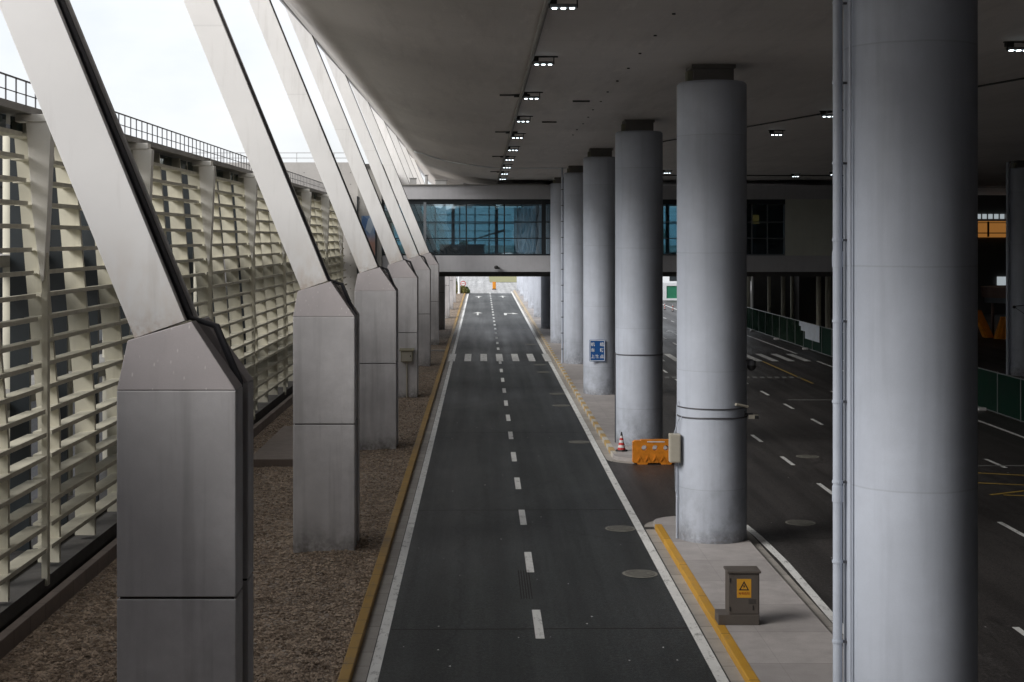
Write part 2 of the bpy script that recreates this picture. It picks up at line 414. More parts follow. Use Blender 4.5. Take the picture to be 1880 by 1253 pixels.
def glass(name, tint, refl, dirt=0.):
    t = NT(name); tr = t.n('ShaderNodeBsdfTransparent'); tr.inputs[0].default_value = (*tint, 1)
    gl = t.n('ShaderNodeBsdfGlossy'); gl.inputs['Roughness'].default_value = .02; gl.inputs[0].default_value = (.85, .95, .97, 1)
    b = t.n('ShaderNodeBump'); b.inputs['Strength'].default_value = .22; b.inputs['Distance'].default_value = .05
    t.l(t.noise(.55, (1, 1, 1), detail=1), b.inputs['Height']); t.l(b.outputs[0], gl.inputs['Normal'])
    fr = t.n('ShaderNodeFresnel'); fr.inputs['IOR'].default_value = 1.5
    f = t.math('ADD', fr.outputs[0], refl)
    mx = t.n('ShaderNodeMixShader'); t.l(f, mx.inputs[0]); t.l(tr.outputs[0], mx.inputs[1]); t.l(gl.outputs[0], mx.inputs[2])
    t.l(mx.outputs[0], t.out.inputs[0]); return t.m
M['glass'] = glass('teal_glass', (.40, .58, .66), .26)
M['glass_clear'] = glass('clear_glass', (.74, .86, .89), .03)
M['glass_dark'] = glass('dark_blue_glass', (.12, .18, .24), .10)

def sheer(name, col, alpha):
    t = NT(name); tr = t.n('ShaderNodeBsdfTransparent'); d = t.n('ShaderNodeBsdfDiffuse'); d.inputs[0].default_value = (*col, 1)
    n = t.noise(.7, (1, 1, 2.5), detail=5)
    t.l(t.mix(t.ramp(n, .5, .75, 0, .45), col, (.13, .15, .13)), d.inputs[0])
    mx = t.n('ShaderNodeMixShader'); mx.inputs[0].default_value = alpha
    t.l(tr.outputs[0], mx.inputs[1]); t.l(d.outputs[0], mx.inputs[2]); t.l(mx.outputs[0], t.out.inputs[0]); return t.m
M['mesh'] = sheer('dark_green_mesh', (.018, .035, .025), .8)

def mural():
    t = NT('faded_mural'); v = t.n('ShaderNodeTexVoronoi'); v.inputs['Scale'].default_value = 2.2; t.l(t.pos((1, 1, .6)), v.inputs['Vector'])
    s = t.n('ShaderNodeSeparateColor'); t.l(v.outputs['Color'], s.inputs[0]); x = t.xyz()
    c = t.mix(s.outputs[0], (.06, .13, .28), (.35, .42, .5))
    c = t.mix(t.ramp(x['Z'], 7.6, 8.3, 1, 0), c, (.38, .22, .18))
    return t.finish(c, .5)
M['mural'] = mural()

def leaf(name, a, b):
    t = NT(name); c = t.mix(t.ramp(t.noise(1.3, detail=4), .35, .65), a, b); c = t.mix(t.ramp(t.noise(25, detail=2), .4, .7, 0, .5), c, sc(b, 1.6))
    return t.finish(c, .6)
M['leaf'] = leaf('hedge_leaf', (.035, .06, .018), (.09, .12, .03))
M['leaf_yellow'] = leaf('yellow_leaf', (.13, .13, .03), (.2, .18, .05))
M['leaf_tree'] = leaf('tree_leaf', (.03, .06, .02), (.07, .11, .035))
M['grass'] = leaf('verge_grass', (.10, .13, .04), (.24, .21, .08))

# ------------------------------------------------------------------ camera, sky, sun
cam = bpy.data.cameras.new('camera'); cam.sensor_width = 36; cam.lens = 36*F/1880
cam.shift_x = 55/1880; cam.shift_y = -189.5/1880; cam.clip_start = .1; cam.clip_end = 3000
co = bpy.data.objects.new('camera', cam); COL.objects.link(co); co.location = (0, 0, 8); co.rotation_euler = (R(90), 0, 0)
S.camera = co
EL, AZ = 32, 241                           # sun elevation, compass azimuth (0 = +Y, clockwise)
w = bpy.data.worlds.new('World'); S.world = w; w.use_nodes = True
nt = w.node_tree; nt.nodes.clear()
out = nt.nodes.new('ShaderNodeOutputWorld'); bg = nt.nodes.new('ShaderNodeBackground')
sky = nt.nodes.new('ShaderNodeTexSky'); sky.sky_type = 'NISHITA'; sky.sun_disc = False
sky.sun_elevation = R(EL); sky.sun_rotation = R(AZ); sky.dust_density = 3; sky.air_density = 1
tc = nt.nodes.new('ShaderNodeTexCoord'); mp = nt.nodes.new('ShaderNodeMapping'); mp.inputs['Scale'].default_value = (2.2, 2.2, 6)
nz = nt.nodes.new('ShaderNodeTexNoise'); nz.inputs['Scale'].default_value = 1.6; nz.inputs['Detail'].default_value = 7; nz.inputs['Roughness'].default_value = .55
mr = nt.nodes.new('ShaderNodeMapRange'); mr.inputs['From Min'].default_value = .36; mr.inputs['From Max'].default_value = .66
mr.inputs['To Min'].default_value = .68; mr.inputs['To Max'].default_value = 1.0
mx = nt.nodes.new('ShaderNodeMix'); mx.data_type = 'RGBA'
mx.inputs[7].default_value = (6.2, 6.35, 6.6, 1)       # thin bright overcast
nt.links.new(tc.outputs['Generated'], mp.inputs[0]); nt.links.new(mp.outputs[0], nz.inputs['Vector'])
nt.links.new(nz.outputs['Fac'], mr.inputs['Value']); nt.links.new(mr.outputs[0], mx.inputs[0])
nt.links.new(sky.outputs[0], mx.inputs[6]); nt.links.new(mx.outputs[2], bg.inputs[0])
bg.inputs[1].default_value = .10
nt.links.new(bg.outputs[0], out.inputs[0])
sd = bpy.data.lights.new('sun', 'SUN'); sd.energy = 2.1; sd.angle = R(30); sd.color = (1, .975, .94)
so = bpy.data.objects.new('sun', sd); COL.objects.link(so)
d = Vector((math.sin(R(AZ))*math.cos(R(EL)), math.cos(R(AZ))*math.cos(R(EL)), math.sin(R(EL))))
so.rotation_euler = (-d).to_track_quat('-Z', 'Y').to_euler(); so.location = d*50
S.view_settings.view_transform = 'Standard'; S.view_settings.look = 'None'; S.view_settings.gamma = 1
S.view_settings.exposure = .82
S.render.engine = 'CYCLES'; S.cycles.use_denoising = True; S.cycles.max_bounces = 8; S.cycles.diffuse_bounces = 5
S.cycles.transparent_max_bounces = 12; S.cycles.sample_clamp_indirect = 8

ORD = ['first', 'second', 'third', 'fourth', 'fifth', 'sixth', 'seventh', 'eighth', 'ninth', 'tenth', 'eleventh', 'twelfth', 'thirteenth', 'fourteenth']
P = 17.3                                   # column grid

# ------------------------------------------------------------------ ground, roads
g = MB(); g.rect(-9.2, 900, -80, 1500, -.03); g.rect(-900, -11.2, -80, 1500, -.03); g.rect(-11.2, -9.2, 126, 1500, -.03)
struct(g.build('ground', M['dirt']))
g = MB(); g.rect(-60, -11.2, -60, 126, -.02); struct(g.build('yard', M['asphalt_warm']))
t = MB(); t.rect(-11.2, -9.2, -80, 126, -1.4); t.quad((-9.2,-80,-1.4),(-9.2,126,-1.4),(-9.2,126,-.03),(-9.2,-80,-.03)); t.quad((-11.2,-80,-1.4),(-11.2,126,-1.4),(-11.2,126,-.03),(-11.2,-80,-.03))
struct(t.build('trench', M['dark_slab']))
r = MB(); r.rect(-2.36, 4.47, -80, 205, 0); struct(r.build('road', M['asphalt']))
r = MB(); r.rect(4.47, 70, -80, 205, 0); struct(r.build('side_road', M['asphalt_warm']))
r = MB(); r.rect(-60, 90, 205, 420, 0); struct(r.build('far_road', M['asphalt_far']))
gm = MB()
from mathutils import noise as mn
xs_ = [-9.05+i*.18 for i in range(37)]; ys_ = [-20+i*.5 if i < 160 else 60+(i-160)*2.5 for i in range(219)]
def gz(x, y):
    e = min(1, (x+9.05)*2, (-2.57-x)*2)
    return .07 + max(0, e)*(.06*mn.noise((x*.7, y*.5, 0)) + .035*mn.noise((x*2.3, y*2.1, 3)))
gm.add([(min(x, -2.57), y, gz(min(x, -2.57), y)) for y in ys_ for x in xs_], [(j*37+i, j*37+i+1, (j+1)*37+i+1, (j+1)*37+i) for j in range(len(ys_)-1) for i in range(36)])
tag(gm.build('gravel_bed', M['gravel'], smooth=True), kind='structure')
# loose stones on the gravel, nearest stretch
st = MB()
for i in range(36000):
    y = 24 + 60*(random.random()**1.9); x = random.uniform(-9.0, -2.62); s = random.uniform(.020, .050)
    a = random.uniform(0, 6.28); q = []
    for k in range(4):
        rr = s*random.uniform(.75, 1.3); q.append((x+rr*math.cos(a+k*1.571), y+rr*math.sin(a+k*1.571), gz(x, y)+s*.25))
    st.add(q+[(x+random.uniform(-.3,.3)*s, y+random.uniform(-.3,.3)*s, gz(x, y)+s*random.uniform(.7,1.1)), (x, y, gz(x, y)-.01)],
           [(0,1,4),(1,2,4),(2,3,4),(3,0,4),(1,0,5),(2,1,5),(3,2,5),(0,3,5)])
def stone_mat():
    t = NT('loose_stone'); wn = t.n('ShaderNodeTexWhiteNoise', noise_dimensions='3D')
    v = t.n('ShaderNodeTexVoronoi'); v.inputs['Scale'].default_value = 9; t.l(t.geo.outputs['Position'], v.inputs['Vector'])
    s = t.n('ShaderNodeSeparateColor'); t.l(v.outputs['Color'], s.inputs[0])
    c = t.mix(s.outputs[0], (.13, .092, .064), (.50, .395, .30)); return t.finish(c, .85)
tag(st.build('loose_gravel', stone_mat()), kind='stuff')

k = MB(); k.box(-2.57, -2.36, -20, 205, -.02, .15); struct(k.build('kerb', M['kerb_dull'], bevel=.02))
k = MB(); k.box(-9.25, -9.05, -80, 126, -.5, .42); struct(k.build('ledge', M['wall_kerb'], bevel=.015))
k = MB(); k.rect(-2.36, -2.10, -20, 205, .004); k.rect(4.48, 4.75, -20, 39.0, .004); k.rect(4.48, 4.75, 51.5, 214, .004); k.rect(6.99, 7.26, -20, 39.2, .004)
struct(k.build('gutter', M['gutter']))

def island(y0, y1, round_far, round_near):
    pts = []
    cx, hw = 5.85, 1.10
    def arc(cy, sgn):
        return [(cx+hw*math.cos(a), cy+sgn*hw*.75*math.sin(a)) for a in [math.pi*i/14 for i in range(15)]]
    right = []
    if round_near: pts += [(p[0], p[1]) for p in reversed(arc(y0+.8, -1))]
    else: pts += [(cx-hw, y0), (cx+hw, y0)]
    if round_far: pts += arc(y1-.8, 1)
    else: pts += [(cx+hw, y1), (cx-hw, y1)]
    return pts
for (a, b, f, n) in ((-20, 40.2, True, False), (50.6, 214, False, True)):
    m = MB(); m.prism(island(a, b, f, n), 'z', -.02, .146); struct(m.build('island_pavement', M['island'], bevel=.02))
m = MB(); m.box(4.735, 4.93, -20, 39.0, -.01, .152); struct(m.build('island_kerb', M['kerb_yellow'], bevel=.02))
m = MB(); m.box(4.735, 4.93, 51.8, 214, -.01, .152); struct(m.build('banded_kerb', M['kerb_band'], bevel=.015))
# rounded paver apron at the near nose of the far island and far nose of the near island
m = MB(); pr = [(5.85+1.36*math.cos(a), 51.4-1.15*math.sin(a)) for a in [math.pi*i/16 for i in range(17)]]
m.prism(pr, 'z', .002, .02)
pr = [(5.85+1.36*math.cos(a), 39.3+1.15*math.sin(a)) for a in [math.pi*i/16 for i in range(17)]]
m.prism(pr, 'z', .002, .02)
struct(m.build('nose_pavers', M['gutter']))

# ---- painted markings
Zm = .008
lw = MB()
def strip(mb, pts, wdt, z=Zm):
    for (a, b) in zip(pts, pts[1:]):
        mb.quad((a[0]-wdt/2, a[1], z), (a[0]+wdt/2, a[1], z), (b[0]+wdt/2, b[1], z), (b[0]-wdt/2, b[1], z))
strip(lw, [(-1.98, -20), (-1.98, 92.0)], .20); strip(lw, [(-1.98, 98), (-1.98, 205)], .20)
strip(lw, [(4.36, -20), (4.33, 46), (4.36, 60), (4.38, 91.9)], .22); strip(lw, [(4.36, 98), (4.36, 212)], .22)
strip(lw, [(7.38, -20), (7.38, 30), (7.46, 35), (7.40, 38), (7.3, 39.6)], .2)
strip(lw, [(21.7, -20), (21.7, 92)], .17); strip(lw, [(21.7, 98), (21.7, 205)], .17)
struct(lw.build('edge_lines', M['edge_white']))
dm = MB(); y = 29.46 - 5.62*6
while y < 212:
    if not (91.5 < y < 98.5): dm.rect(1.07, 1.25, y-1.1, y+1.1, Zm)
    y += 5.62
for X, y0 in ((10.95, 45.3), (14.55, 61.8), (18.2, 50.4)):
    y = y0 - 5.7*8
    while y < 200:
        if not (91 < y < 99) and not (X == 18.2 and y > 76 and y < 93): dm.rect(X-.075, X+.075, y-1.0, y+1.0, Zm)
        y += 5.7
struct(dm.build('lane_dashes', M['white']))
zm = MB()
for i in range(-3, 20):
    X = 1.16 + 1.05*i
    if 4.6 < X < 7.2: continue
    zm.rect(X-.22, X+.22, 92.1, 97.9, Zm+.002)
struct(zm.build('zebra_crossing', M['white']))
ym = MB(); strip(ym, [(18.15, 92), (18.15, 78)], .14)
struct(ym.build('yellow_lines', M['yellow_line']))
ym = MB()
for (a, b) in (((15.6, 48.8), (22, 46.5)), ((15.8, 46.5), (22, 44.6)), ((16.2, 44.2), (22, 42.6)), ((15.8, 44.2), (21, 47)), ((17.5, 43), (23, 45.5))):
    dx, dy = b[0]-a[0], b[1]-a[1]; L = math.hypot(dx, dy); nx, ny_ = -dy/L*.07, dx/L*.07
    ym.quad((a[0]-nx, a[1]-ny_, Zm), (b[0]-nx, b[1]-ny_, Zm), (b[0]+nx, b[1]+ny_, Zm), (a[0]+nx, a[1]+ny_, Zm)); Zm += .0015
struct(ym.build('box_junction', M['yellow_line'])); Zm = .008
fm = MB(); fm.rect(15, 18.6, 70, 70.25, Zm); fm.rect(15.6, 23, 49.8, 49.95, Zm)
for i in range(20):
    x = 10.0+i*.42; fm.quad((x, 81.0, Zm), (x+.25, 81.0, Zm), (x+.33, 81.9, Zm), (x+.08, 81.9, Zm))
struct(fm.build('faded_marks', M['faded']))
lt = MB()
for i in range(70):
    x = random.uniform(-1.7, 4.0) if i < 45 else random.uniform(8, 20); y = 26+60*random.random()**1.6; q = random.uniform(.012, .035); a = random.uniform(0, 6)
    lt.add([(x+q*math.cos(a), y+1.6*q*math.sin(a), .009), (x+q*math.cos(a+2), y+1.6*q*math.sin(a+2), .010), (x+q*math.cos(a+4.2), y+1.6*q*math.sin(a+4.2), .012)], [(0,1,2)])
tag(lt.build('paper_litter', M['cone_white']), kind='stuff')
sm = MB()
for y in (29.0, 41.7, 58.3, 76): sm.quad((-1.85, y, .005), (4.2, y+.1, .005), (4.2, y+.16, .005), (-1.85, y+.05, .005))
for i in range(5): sm.rect(.86+i*.06, .885+i*.06, 31.5, 34.2, .005)
struct(sm.build('road_seams', M['gap']))
am = MB()
def arrow(x, y, turn=0, s=1.0, z=Zm):
    # shaft then head pointing away from the camera, or bending right
    if not turn:
        am.quad((x-.09*s, y-3*s, z), (x+.09*s, y-3*s, z), (x+.09*s, y+.8*s, z), (x-.09*s, y+.8*s, z))
        am.add([(x-.55*s, y+.8*s, z+.002), (x+.55*s, y+.8*s, z+.002), (x, y+3*s, z+.002)], [(0,1,2)])
    else:
        am.quad((x-.4*s, y-3*s, z), (x-.15*s, y-3*s, z), (x-.05*s, y+.6*s, z), (x-.4*s, y+.9*s, z))
        am.quad((x-.05*s, y+.2*s, z+.001), (x+.5*s, y-.2*s, z+.001), (x+.5*s, y+.5*s, z+.001), (x-.4*s, y+1.1*s, z+.001))
        am.add([(x+.5*s, y-1.2*s, z+.002), (x+.5*s, y+1.6*s, z+.002), (x+1.15*s, y-.3*s, z+.002)], [(0,1,2)])
arrow(-.45, 150); arrow(2.7, 150, 1); arrow(-.45, 192); arrow(2.8, 193); arrow(16.1, 120); arrow(12.7, 104); arrow(13, 165)
struct(am.build('lane_arrows', M['white']))

def manhole(X, Y, r, label, z=.004):
    o = thing('manhole_cover', label, 'manhole cover', (X, Y, z), 'manhole covers in the road')
    m = MB(); m.cyl(X, Y, z, z+.012, r, 28); m.build('cover', M['iron'], o)
    m = MB(); n = 28
    vs = [(X+rr*math.cos(2*math.pi*i/n), Y+rr*math.sin(2*math.pi*i/n), z+.003) for rr in (r, r+.06) for i in range(n)]
    m.add(vs, [(i, (i+1) % n, (i+1) % n+n, i+n) for i in range(n)]); m.build('ring', M['iron_dark'], o)
    for s in (-1, 1):
        m = MB(); m.box(X+s*r*.55-.03, X+s*r*.55+.03, Y-.02, Y+.02, z+.011, z+.016); m.build('lift_slot', M['iron_dark'], o)
mh = [(3.76, 33.85, 'nearest round manhole cover in the right lane, left of the electrical cabinet'),
      (3.80, 39.1, 'round manhole cover level with the far rounded end of the near island'),
      (3.80, 55.7, 'round manhole cover in the right lane beside the traffic cone'),
      (3.77, 67.8, 'manhole cover in the right lane just before the column with the blue sign'),
      (3.85, 72.9, 'manhole cover in the right lane beside the foot of the blue-signed column'),
      (3.66, 84.7, 'second manhole cover in front of the zebra crossing in the right lane'),
      (3.66, 89.6, 'manhole cover closest in front of the zebra crossing in the right lane'),
      (3.66, 106.6, 'manhole cover just past the zebra crossing in the right lane'),
      (3.7, 123.9, 'manhole cover in the dark shade under the glazed bridge'),
      (8.93, 39.9, 'brownish manhole cover on the side road between the two nearest columns'),
      (11.9, 52, 'farther brownish manhole cover among the lane dashes of the side road')]
for x, y, l in mh: manhole(x, y, .36, l)

# ------------------------------------------------------------------ canopy
prof = [(-8.5, 18.15), (-6.5, 15.92), (-4.67, 13.82), (-3.73, 13.40), (-2.17, 12.95), (-.63, 12.68), (.94, 12.52), (1.27, 12.5)]
def catmull(pts, n):
    out = []; Q = [pts[0]] + pts + [pts[-1]]
    for i in range(1, len(Q)-2):
        p0, p1, p2, p3 = Q[i-1:i+3]
        for k in range(n):
            u = k/n
            out.append(tuple(.5*((2*p1[j]) + (-p0[j]+p2[j])*u + (2*p0[j]-5*p1[j]+4*p2[j]-p3[j])*u*u + (-p0[j]+3*p1[j]-3*p2[j]+p3[j])*u**3) for j in (0, 1)))
    out.append(pts[-1]); return out
cp = catmull(prof, 6)
can = thing('canopy_roof', 'huge grey concrete canopy with curved soffit over both roads', 'canopy', (0, 0, 12.5))
def kf(y): return 1.0 if y < 150 else 1.0-.2*(y-150)/85
YB1 = 126.0
ysa = [-60 + i*9.3 for i in range(21)]; ysb = [126 + i*9.0 for i in range(13)]
n = len(cp)
def sheet(ys, prof_):
    n_ = len(prof_); m = MB()
    return m.add([(x, y, 12.5+(z-12.5)*kf(y)) for y in ys for x, z in prof_],
                 [(j*n_+i, j*n_+i+1, (j+1)*n_+i+1, (j+1)*n_+i) for j in range(len(ys)-1) for i in range(n_-1)])
sheet(ysa, cp).build('soffit', M['soffit'], can, smooth=True)
cq = [p for p in cp if p[0] < -1.6]
sheet(ysb, cq).build('soffit', M['soffit'], can, smooth=True)
YE = ysb[-1]
m = MB(); m.rect(1.27, 75, -60, 126, 12.5); m.rect(22, 75, 126, 151, 12.5); m.build('flat_ceiling', M['soffit'], can)
m = MB(); ys = ysa + ysb[1:]
for j in range(len(ys)-1):
    a, b = ys[j], ys[j+1]; za, zb = 12.5+5.65*kf(a), 12.5+5.65*kf(b)
    pa = [(-8.5, za), (-8.60, za+.03), (-9.95, za+1.5), (-9.9, za+1.85), (-8.0, za+.55)]; pb = [(p[0], p[1]-za+zb) for p in pa]
    m.add([(p[0], a, p[1]) for p in pa]+[(p[0], b, p[1]) for p in pb], [(0,1,6,5),(1,2,7,6),(2,3,8,7),(3,4,9,8)])
m.build('edge_beam', M['bridge'], can)
m = MB()
for j in range(len(ys)-1):
    a, b = ys[j], ys[j+1]; za, zb = 13.05+5.65*kf(a), 13.05+5.65*kf(b)
    xr = 75 if b <= 126.1 else cq[-1][0]
    m.quad((-8.0, a, za), (xr, a, za), (xr, b, zb), (-8.0, b, zb))
xq, zq = cq[-1]
m.quad((xq, 126, zq), (xq, 126, 18.7), (xq, YE, 13.05+5.65*kf(YE)), (xq, YE, 12.5+(zq-12.5)*kf(YE)))
m.rect(22, 75, 126, 151, 13.0)
m.quad((xq, 126, 18.65), (75, 126, 18.65), (75, 126, 12.45), (xq, 126, 12.45))
m.build('roof_deck', M['slab'], can)
m = MB(); m.tube([(1.22, y, 12.42) for y in range(-20, 121, 10)], .06, 8); m.build('pipe', M['slab'], can, smooth=True)
m = MB()
pts = [(x, 91.0+ .3*math.sin(x*2), 12.5+(z-12.5)-.05) for x, z in cp[14:]] + [(x, 91.0, 12.45) for x in (2.5, 3.4, 4.4, 5.4)]
m.tube(pts, .05, 6); m.build('cable', M['sign_white'], can)
for y in (44.5, 60, 78, 96):
    m = MB(); m.box(1.0, 1.5, y-.05, y+.05, 12.40, 12.49); m.box(.55, 1.0, y-.03, y+.03, 12.44, 12.49); m.build('pipe_hanger', M['black'], can)
for i in range(12):
    x, y = 3.8+.014*i+random.uniform(-.05, .05), 28.5+3.05*i
    m = MB(); m.box(x-.035, x+.035, y-.01, y+.01, 12.47, 12.5); m.build('ceiling_hook', M['black'], can)
for x, y in ((3.25, 46.6), (2.6, 55)):
    m = MB(); m.box(x-.28, x+.28, y-.03, y+.03, 12.45, 12.5); m.build('ceiling_hook', M['black'], can)
m = MB(); m.tube([(8.2, 66, 12.43), (14, 43, 12.40), (20, 20, 12.43)], .03, 6); m.tube([(8, 101, 12.43), (26, 101, 12.42)], .04, 6)
m.build('ceiling_conduit', M['black'], can)

# ------------------------------------------------------------------ round columns
CX, CR, CT = 6.03, .907, 12.06
def column(name, cx, cy, label, group, r=CR, top=CT):
    o = thing(name, label, 'column', (cx, cy, 0), group)
    m = MB(); m.lathe(cx, cy, [(r, 0), (r, top-.06), (r-.05, top)], 64); m.build('shaft', M['column'], o, smooth=True)
    m = MB(); m.box(cx-.56, cx+.50, cy-.5, cy+.5, top, 12.40); m.build('bearing_block', M['bearing'], o, bevel=.02)
    m = MB(); m.box(cx-.60, cx+.54, cy-.54, cy+.54, 12.40, 12.52); m.build('bearing_plate', M['bearing'], o)
    m = MB(); m.box(cx-.70, cx-.562, cy-.4, cy-.05, top, 12.34); m.build('bearing_lit_piece', M['bearing_lit'], o, bevel=.01)  # added piece, its paler colour stands for light on the bearing's left
    return o
cg = 'round columns along the island'
clab = ['nearest huge round grey column with a drainpipe up its left side',
        'round grey column ringed by two cables, beige box on its left side',
        'round grey column behind the orange barrier, one cable round its middle',
        'round grey column carrying the blue direction sign',
        'round grey column next beyond the blue-signed one, thin pipe up its side',
        'round grey column standing just in front of the glazed bridge',
        'dark round column directly under the glazed bridge on the right',
        'pale lit round column first beyond the glazed bridge',
        'pale lit round column second beyond the glazed bridge',
        'pale lit round column third beyond the glazed bridge',
        'pale lit round column fourth beyond the glazed bridge',
        'farthest pale round column, fifth beyond the glazed bridge']
cols = []
for i in range(12):
    top = CT if i not in (6,) else 5.0
    o = column('round_column', CX, 20.05+P*i, clab[i], cg)
    cols.append(o)
# near column: drainpipe and conduit
o = cols[0]; px, py = 5.0, 20.0
m = MB(); m.cyl(px, py, .15, 12.4, .066, 20); dp = m.build('drainpipe', M['pipe'], o, smooth=True)
m = MB()
for z in (11.3, 10.18, 9.05, 7.97, 6.83, 5.70, 4.57, 3.45, 2.33, 1.2): m.cyl(px, py, z-.018, z+.018, .077, 20)
m.build('pipe_clamp', M['pipe'], dp)
m = MB()
for z in (11.3, 10.18, 9.05, 7.97, 6.83, 5.70, 4.57, 3.45, 2.33, 1.2): m.box(px+.07, px+.17, py-.03, py+.01, z-.02, z+.012)
m.build('clamp_bolt', M['pipe_dark'], dp)
m = MB()
for z in (7.7, 4.4, 1.6): m.cyl(px, py, z-.11, z+.11, .076, 20)
m.build('pipe_sleeve', M['pipe'], dp, smooth=True)
m = MB(); m.cyl(5.115, 19.75, .15, 12.4, .018, 10); m.build('conduit', M['pipe'], o, smooth=True)
# second column: cable rings, box, conduit, cameras
o = cols[1]; cy = 20.05+P
def ring(o, cx, cy, z, r, rr=.017, a0=0, a1=360, sag=.0):
    m = MB(); n_ = 48; full = a1-a0 >= 360
    pts = [(cx+r*math.cos(R(a0+(a1-a0)*i/n_)), cy+r*math.sin(R(a0+(a1-a0)*i/n_)), z+sag*math.sin(3*i/n_*6.28)) for i in range(n_ + (0 if full else 1))]
    m.tube(pts, rr, 6, full); return m.build('cable_ring', M['pipe_dark'], o, smooth=True)
ring(o, CX, cy, 3.60, CR+.012); ring(o, CX, cy, 3.36, CR+.012, .02, sag=.012)
m = MB(); m.tube([(5.13, cy-.25, 3.75), (5.08, cy-.25, 3.6), (5.06, cy-.25, 2.9)], .012, 6); m.tube([(5.20, cy-.4, 3.36), (5.10, cy-.35, 3.25), (5.0, cy-.3, 2.88)], .012, 6)
m.tube([(5.09, cy-.2, 2.2), (5.09, cy-.2, .15)], .028, 8); m.tube([(5.04, cy-.22, 2.2), (5.05, cy-.22, 1.4), (5.12, cy-.25, 1.2)], .01, 6)
m.build('conduit', M['pipe'], o, smooth=True)
m = MB(); m.box(4.87, 5.15, cy-.5, cy-.2, 2.17, 2.9); b = m.build('junction_box', M['beige_box'], o, bevel=.012)
m = MB(); m.box(4.90, 5.12, cy-.512, cy-.5, 2.2, 2.87); m.build('box_door', M['beige_box'], b)
# third column cable + conduit
ring(cols[2], CX, 20.05+2*P, 3.56, CR+.012, .022, sag=.01)
m = MB(); m.cyl(CX-CR-.01, 20.05+2*P-.1, .15, 3.6, .025, 8); m.build('conduit', M['pipe_dark'], cols[2])
# fifth column pipe
m = MB(); m.cyl(CX-CR-.09, 20.05+4*P, .15, 12.4, .06, 14); m.build('drainpipe', M['pipe'], cols[4], smooth=True)
m = MB()
for i in range(11): m.cyl(CX-CR-.09, 20.05+4*P, 1+i, 1.05+i, .08, 12)
m.build('pipe_clamp', M['pipe_dark'], cols[4])
# column across the side road
o = column('round_column', 31.6, 83, 'round grey column far right, standing beyond the green fence', None)
m = MB(); m.cyl(31.6-CR-.12, 82.7, .0, 12.4, .1, 14); m.build('drainpipe', M['pipe'], o, smooth=True)
m = MB(); m.tube([(30.75, 82.1, 4.05), (31.2, 82.06, 4.1), (32.4, 82.1, 4.25)], .02, 6); m.tube([(30.8, 82.1, 3.95), (32.2, 82.05, 3.0)], .015, 6); m.ball((30.72, 82.1, 4.0), .09)
m.build('cable', M['black'], o)

# security cameras on second column
def cctv(loc, label, dirx):
    x, y, z = loc; o = thing('security_camera', label, 'security camera', loc, 'security cameras')
    m = MB(); m.box(x, x+dirx*.22, y-.02, y+.02, z+.05, z+.09); m.box(x-.02, x+.02, y-.05, y+.05, z-.02, z+.14); m.build('bracket', M['rail'], o)
    m = MB(); m.box(min(x+dirx*.1, x+dirx*.36), max(x+dirx*.1, x+dirx*.36), y-.10, y+.02, z-.06, z+.05); m.build('housing', M['beige_box'], o, bevel=.015)
    m = MB(); m.box(x+dirx*.30-.05, x+dirx*.30+.05, y-.115, y-.1, z-.05, z+.04); m.build('lens', M['black'], o)
cc = 20.05+P
cctv((CX+CR*.86, cc-.42, 3.36), 'boxy security camera on the right side of the cable-ringed column, lower one', 1)
o = thing('security_camera', 'thin tube security camera just above the boxy one on the ringed column', 'security camera', (6.5, cc-.8, 3.66), 'security cameras')
m = MB(); m.tube([(6.52, cc-.80, 3.72), (6.66, cc-.74, 3.69), (6.86, cc-.66, 3.64)], .036, 10); m.build('housing', M['beige_box'], o, smooth=True)
m = MB(); m.tube([(6.86, cc-.66, 3.64), (6.88, cc-.655, 3.636)], .03, 10); m.build('lens', M['black'], o)
o = thing('dome_camera', 'black dome camera sticking out from the ringed column above the other cameras', 'security camera', (6.98, cc-.3, 4.62), 'security cameras')
m = MB(); m.box(6.85, 7.05, cc-.33, cc-.27, 4.78, 4.83); m.cyl(7.02, cc-.3, 4.68, 4.80, .11, 16); m.build('bracket', M['rail'], o)
m = MB(); m.ball((7.02, cc-.3, 4.65), .115); m.build('dome', M['black'], o, smooth=True)

# ------------------------------------------------------------------ blue sign on the fourth column
sx0, sx1, sz0, sz1, sy = 5.36, 6.15, 1.83, 2.91, 20.05+3*P-CR-.05
o = thing('direction_sign', 'blue sign with white characters on a round grey column', 'sign', ((sx0+sx1)/2, sy, sz0))
def rrect(x0, x1, z0, z1, r, n=5):
    out = []
    for cx, cz, a in ((x1-r, z1-r, 0), (x0+r, z1-r, 90), (x0+r, z0+r, 180), (x1-r, z0+r, 270)):
        out += [(cx+r*math.cos(R(a+90*i/n)), cz+r*math.sin(R(a+90*i/n))) for i in range(n+1)]
    return out
m = MB(); m.prism(rrect(sx0, sx1, sz0, sz1, .05), 'y', sy-.012, sy+.012); m.build('board', M['blue'], o)
vs, fs = fill_curve([rrect(sx0+.02, sx1-.02, sz0+.02, sz1-.02, .04), rrect(sx0+.05, sx1-.05, sz0+.05, sz1-.05, .03)], .004)
m = MB(); m.add([(a, b+sy-.0155, c) for a, b, c in vs], fs); m.build('border', M['sign_white'], o)
for z in (sz0+.12, sz1-.12):
    m = MB(); m.box(sx0+.3, sx0+.34, sy+.012, sy+.2, z-.02, z+.02); m.build('bracket', M['rail'], o)
for ch, cx, cz in (('机', .17, .84), ('组', .62, .84), ('车', .17, .545), ('辆', .62, .545), ('上', .17, .235), ('客', .395, .235), ('点', .62, .235)):
    text_mesh('character', ch, .2, M['sign_white'], o, (sx0+cx, sy-.015, sz0+cz), bold=.004)

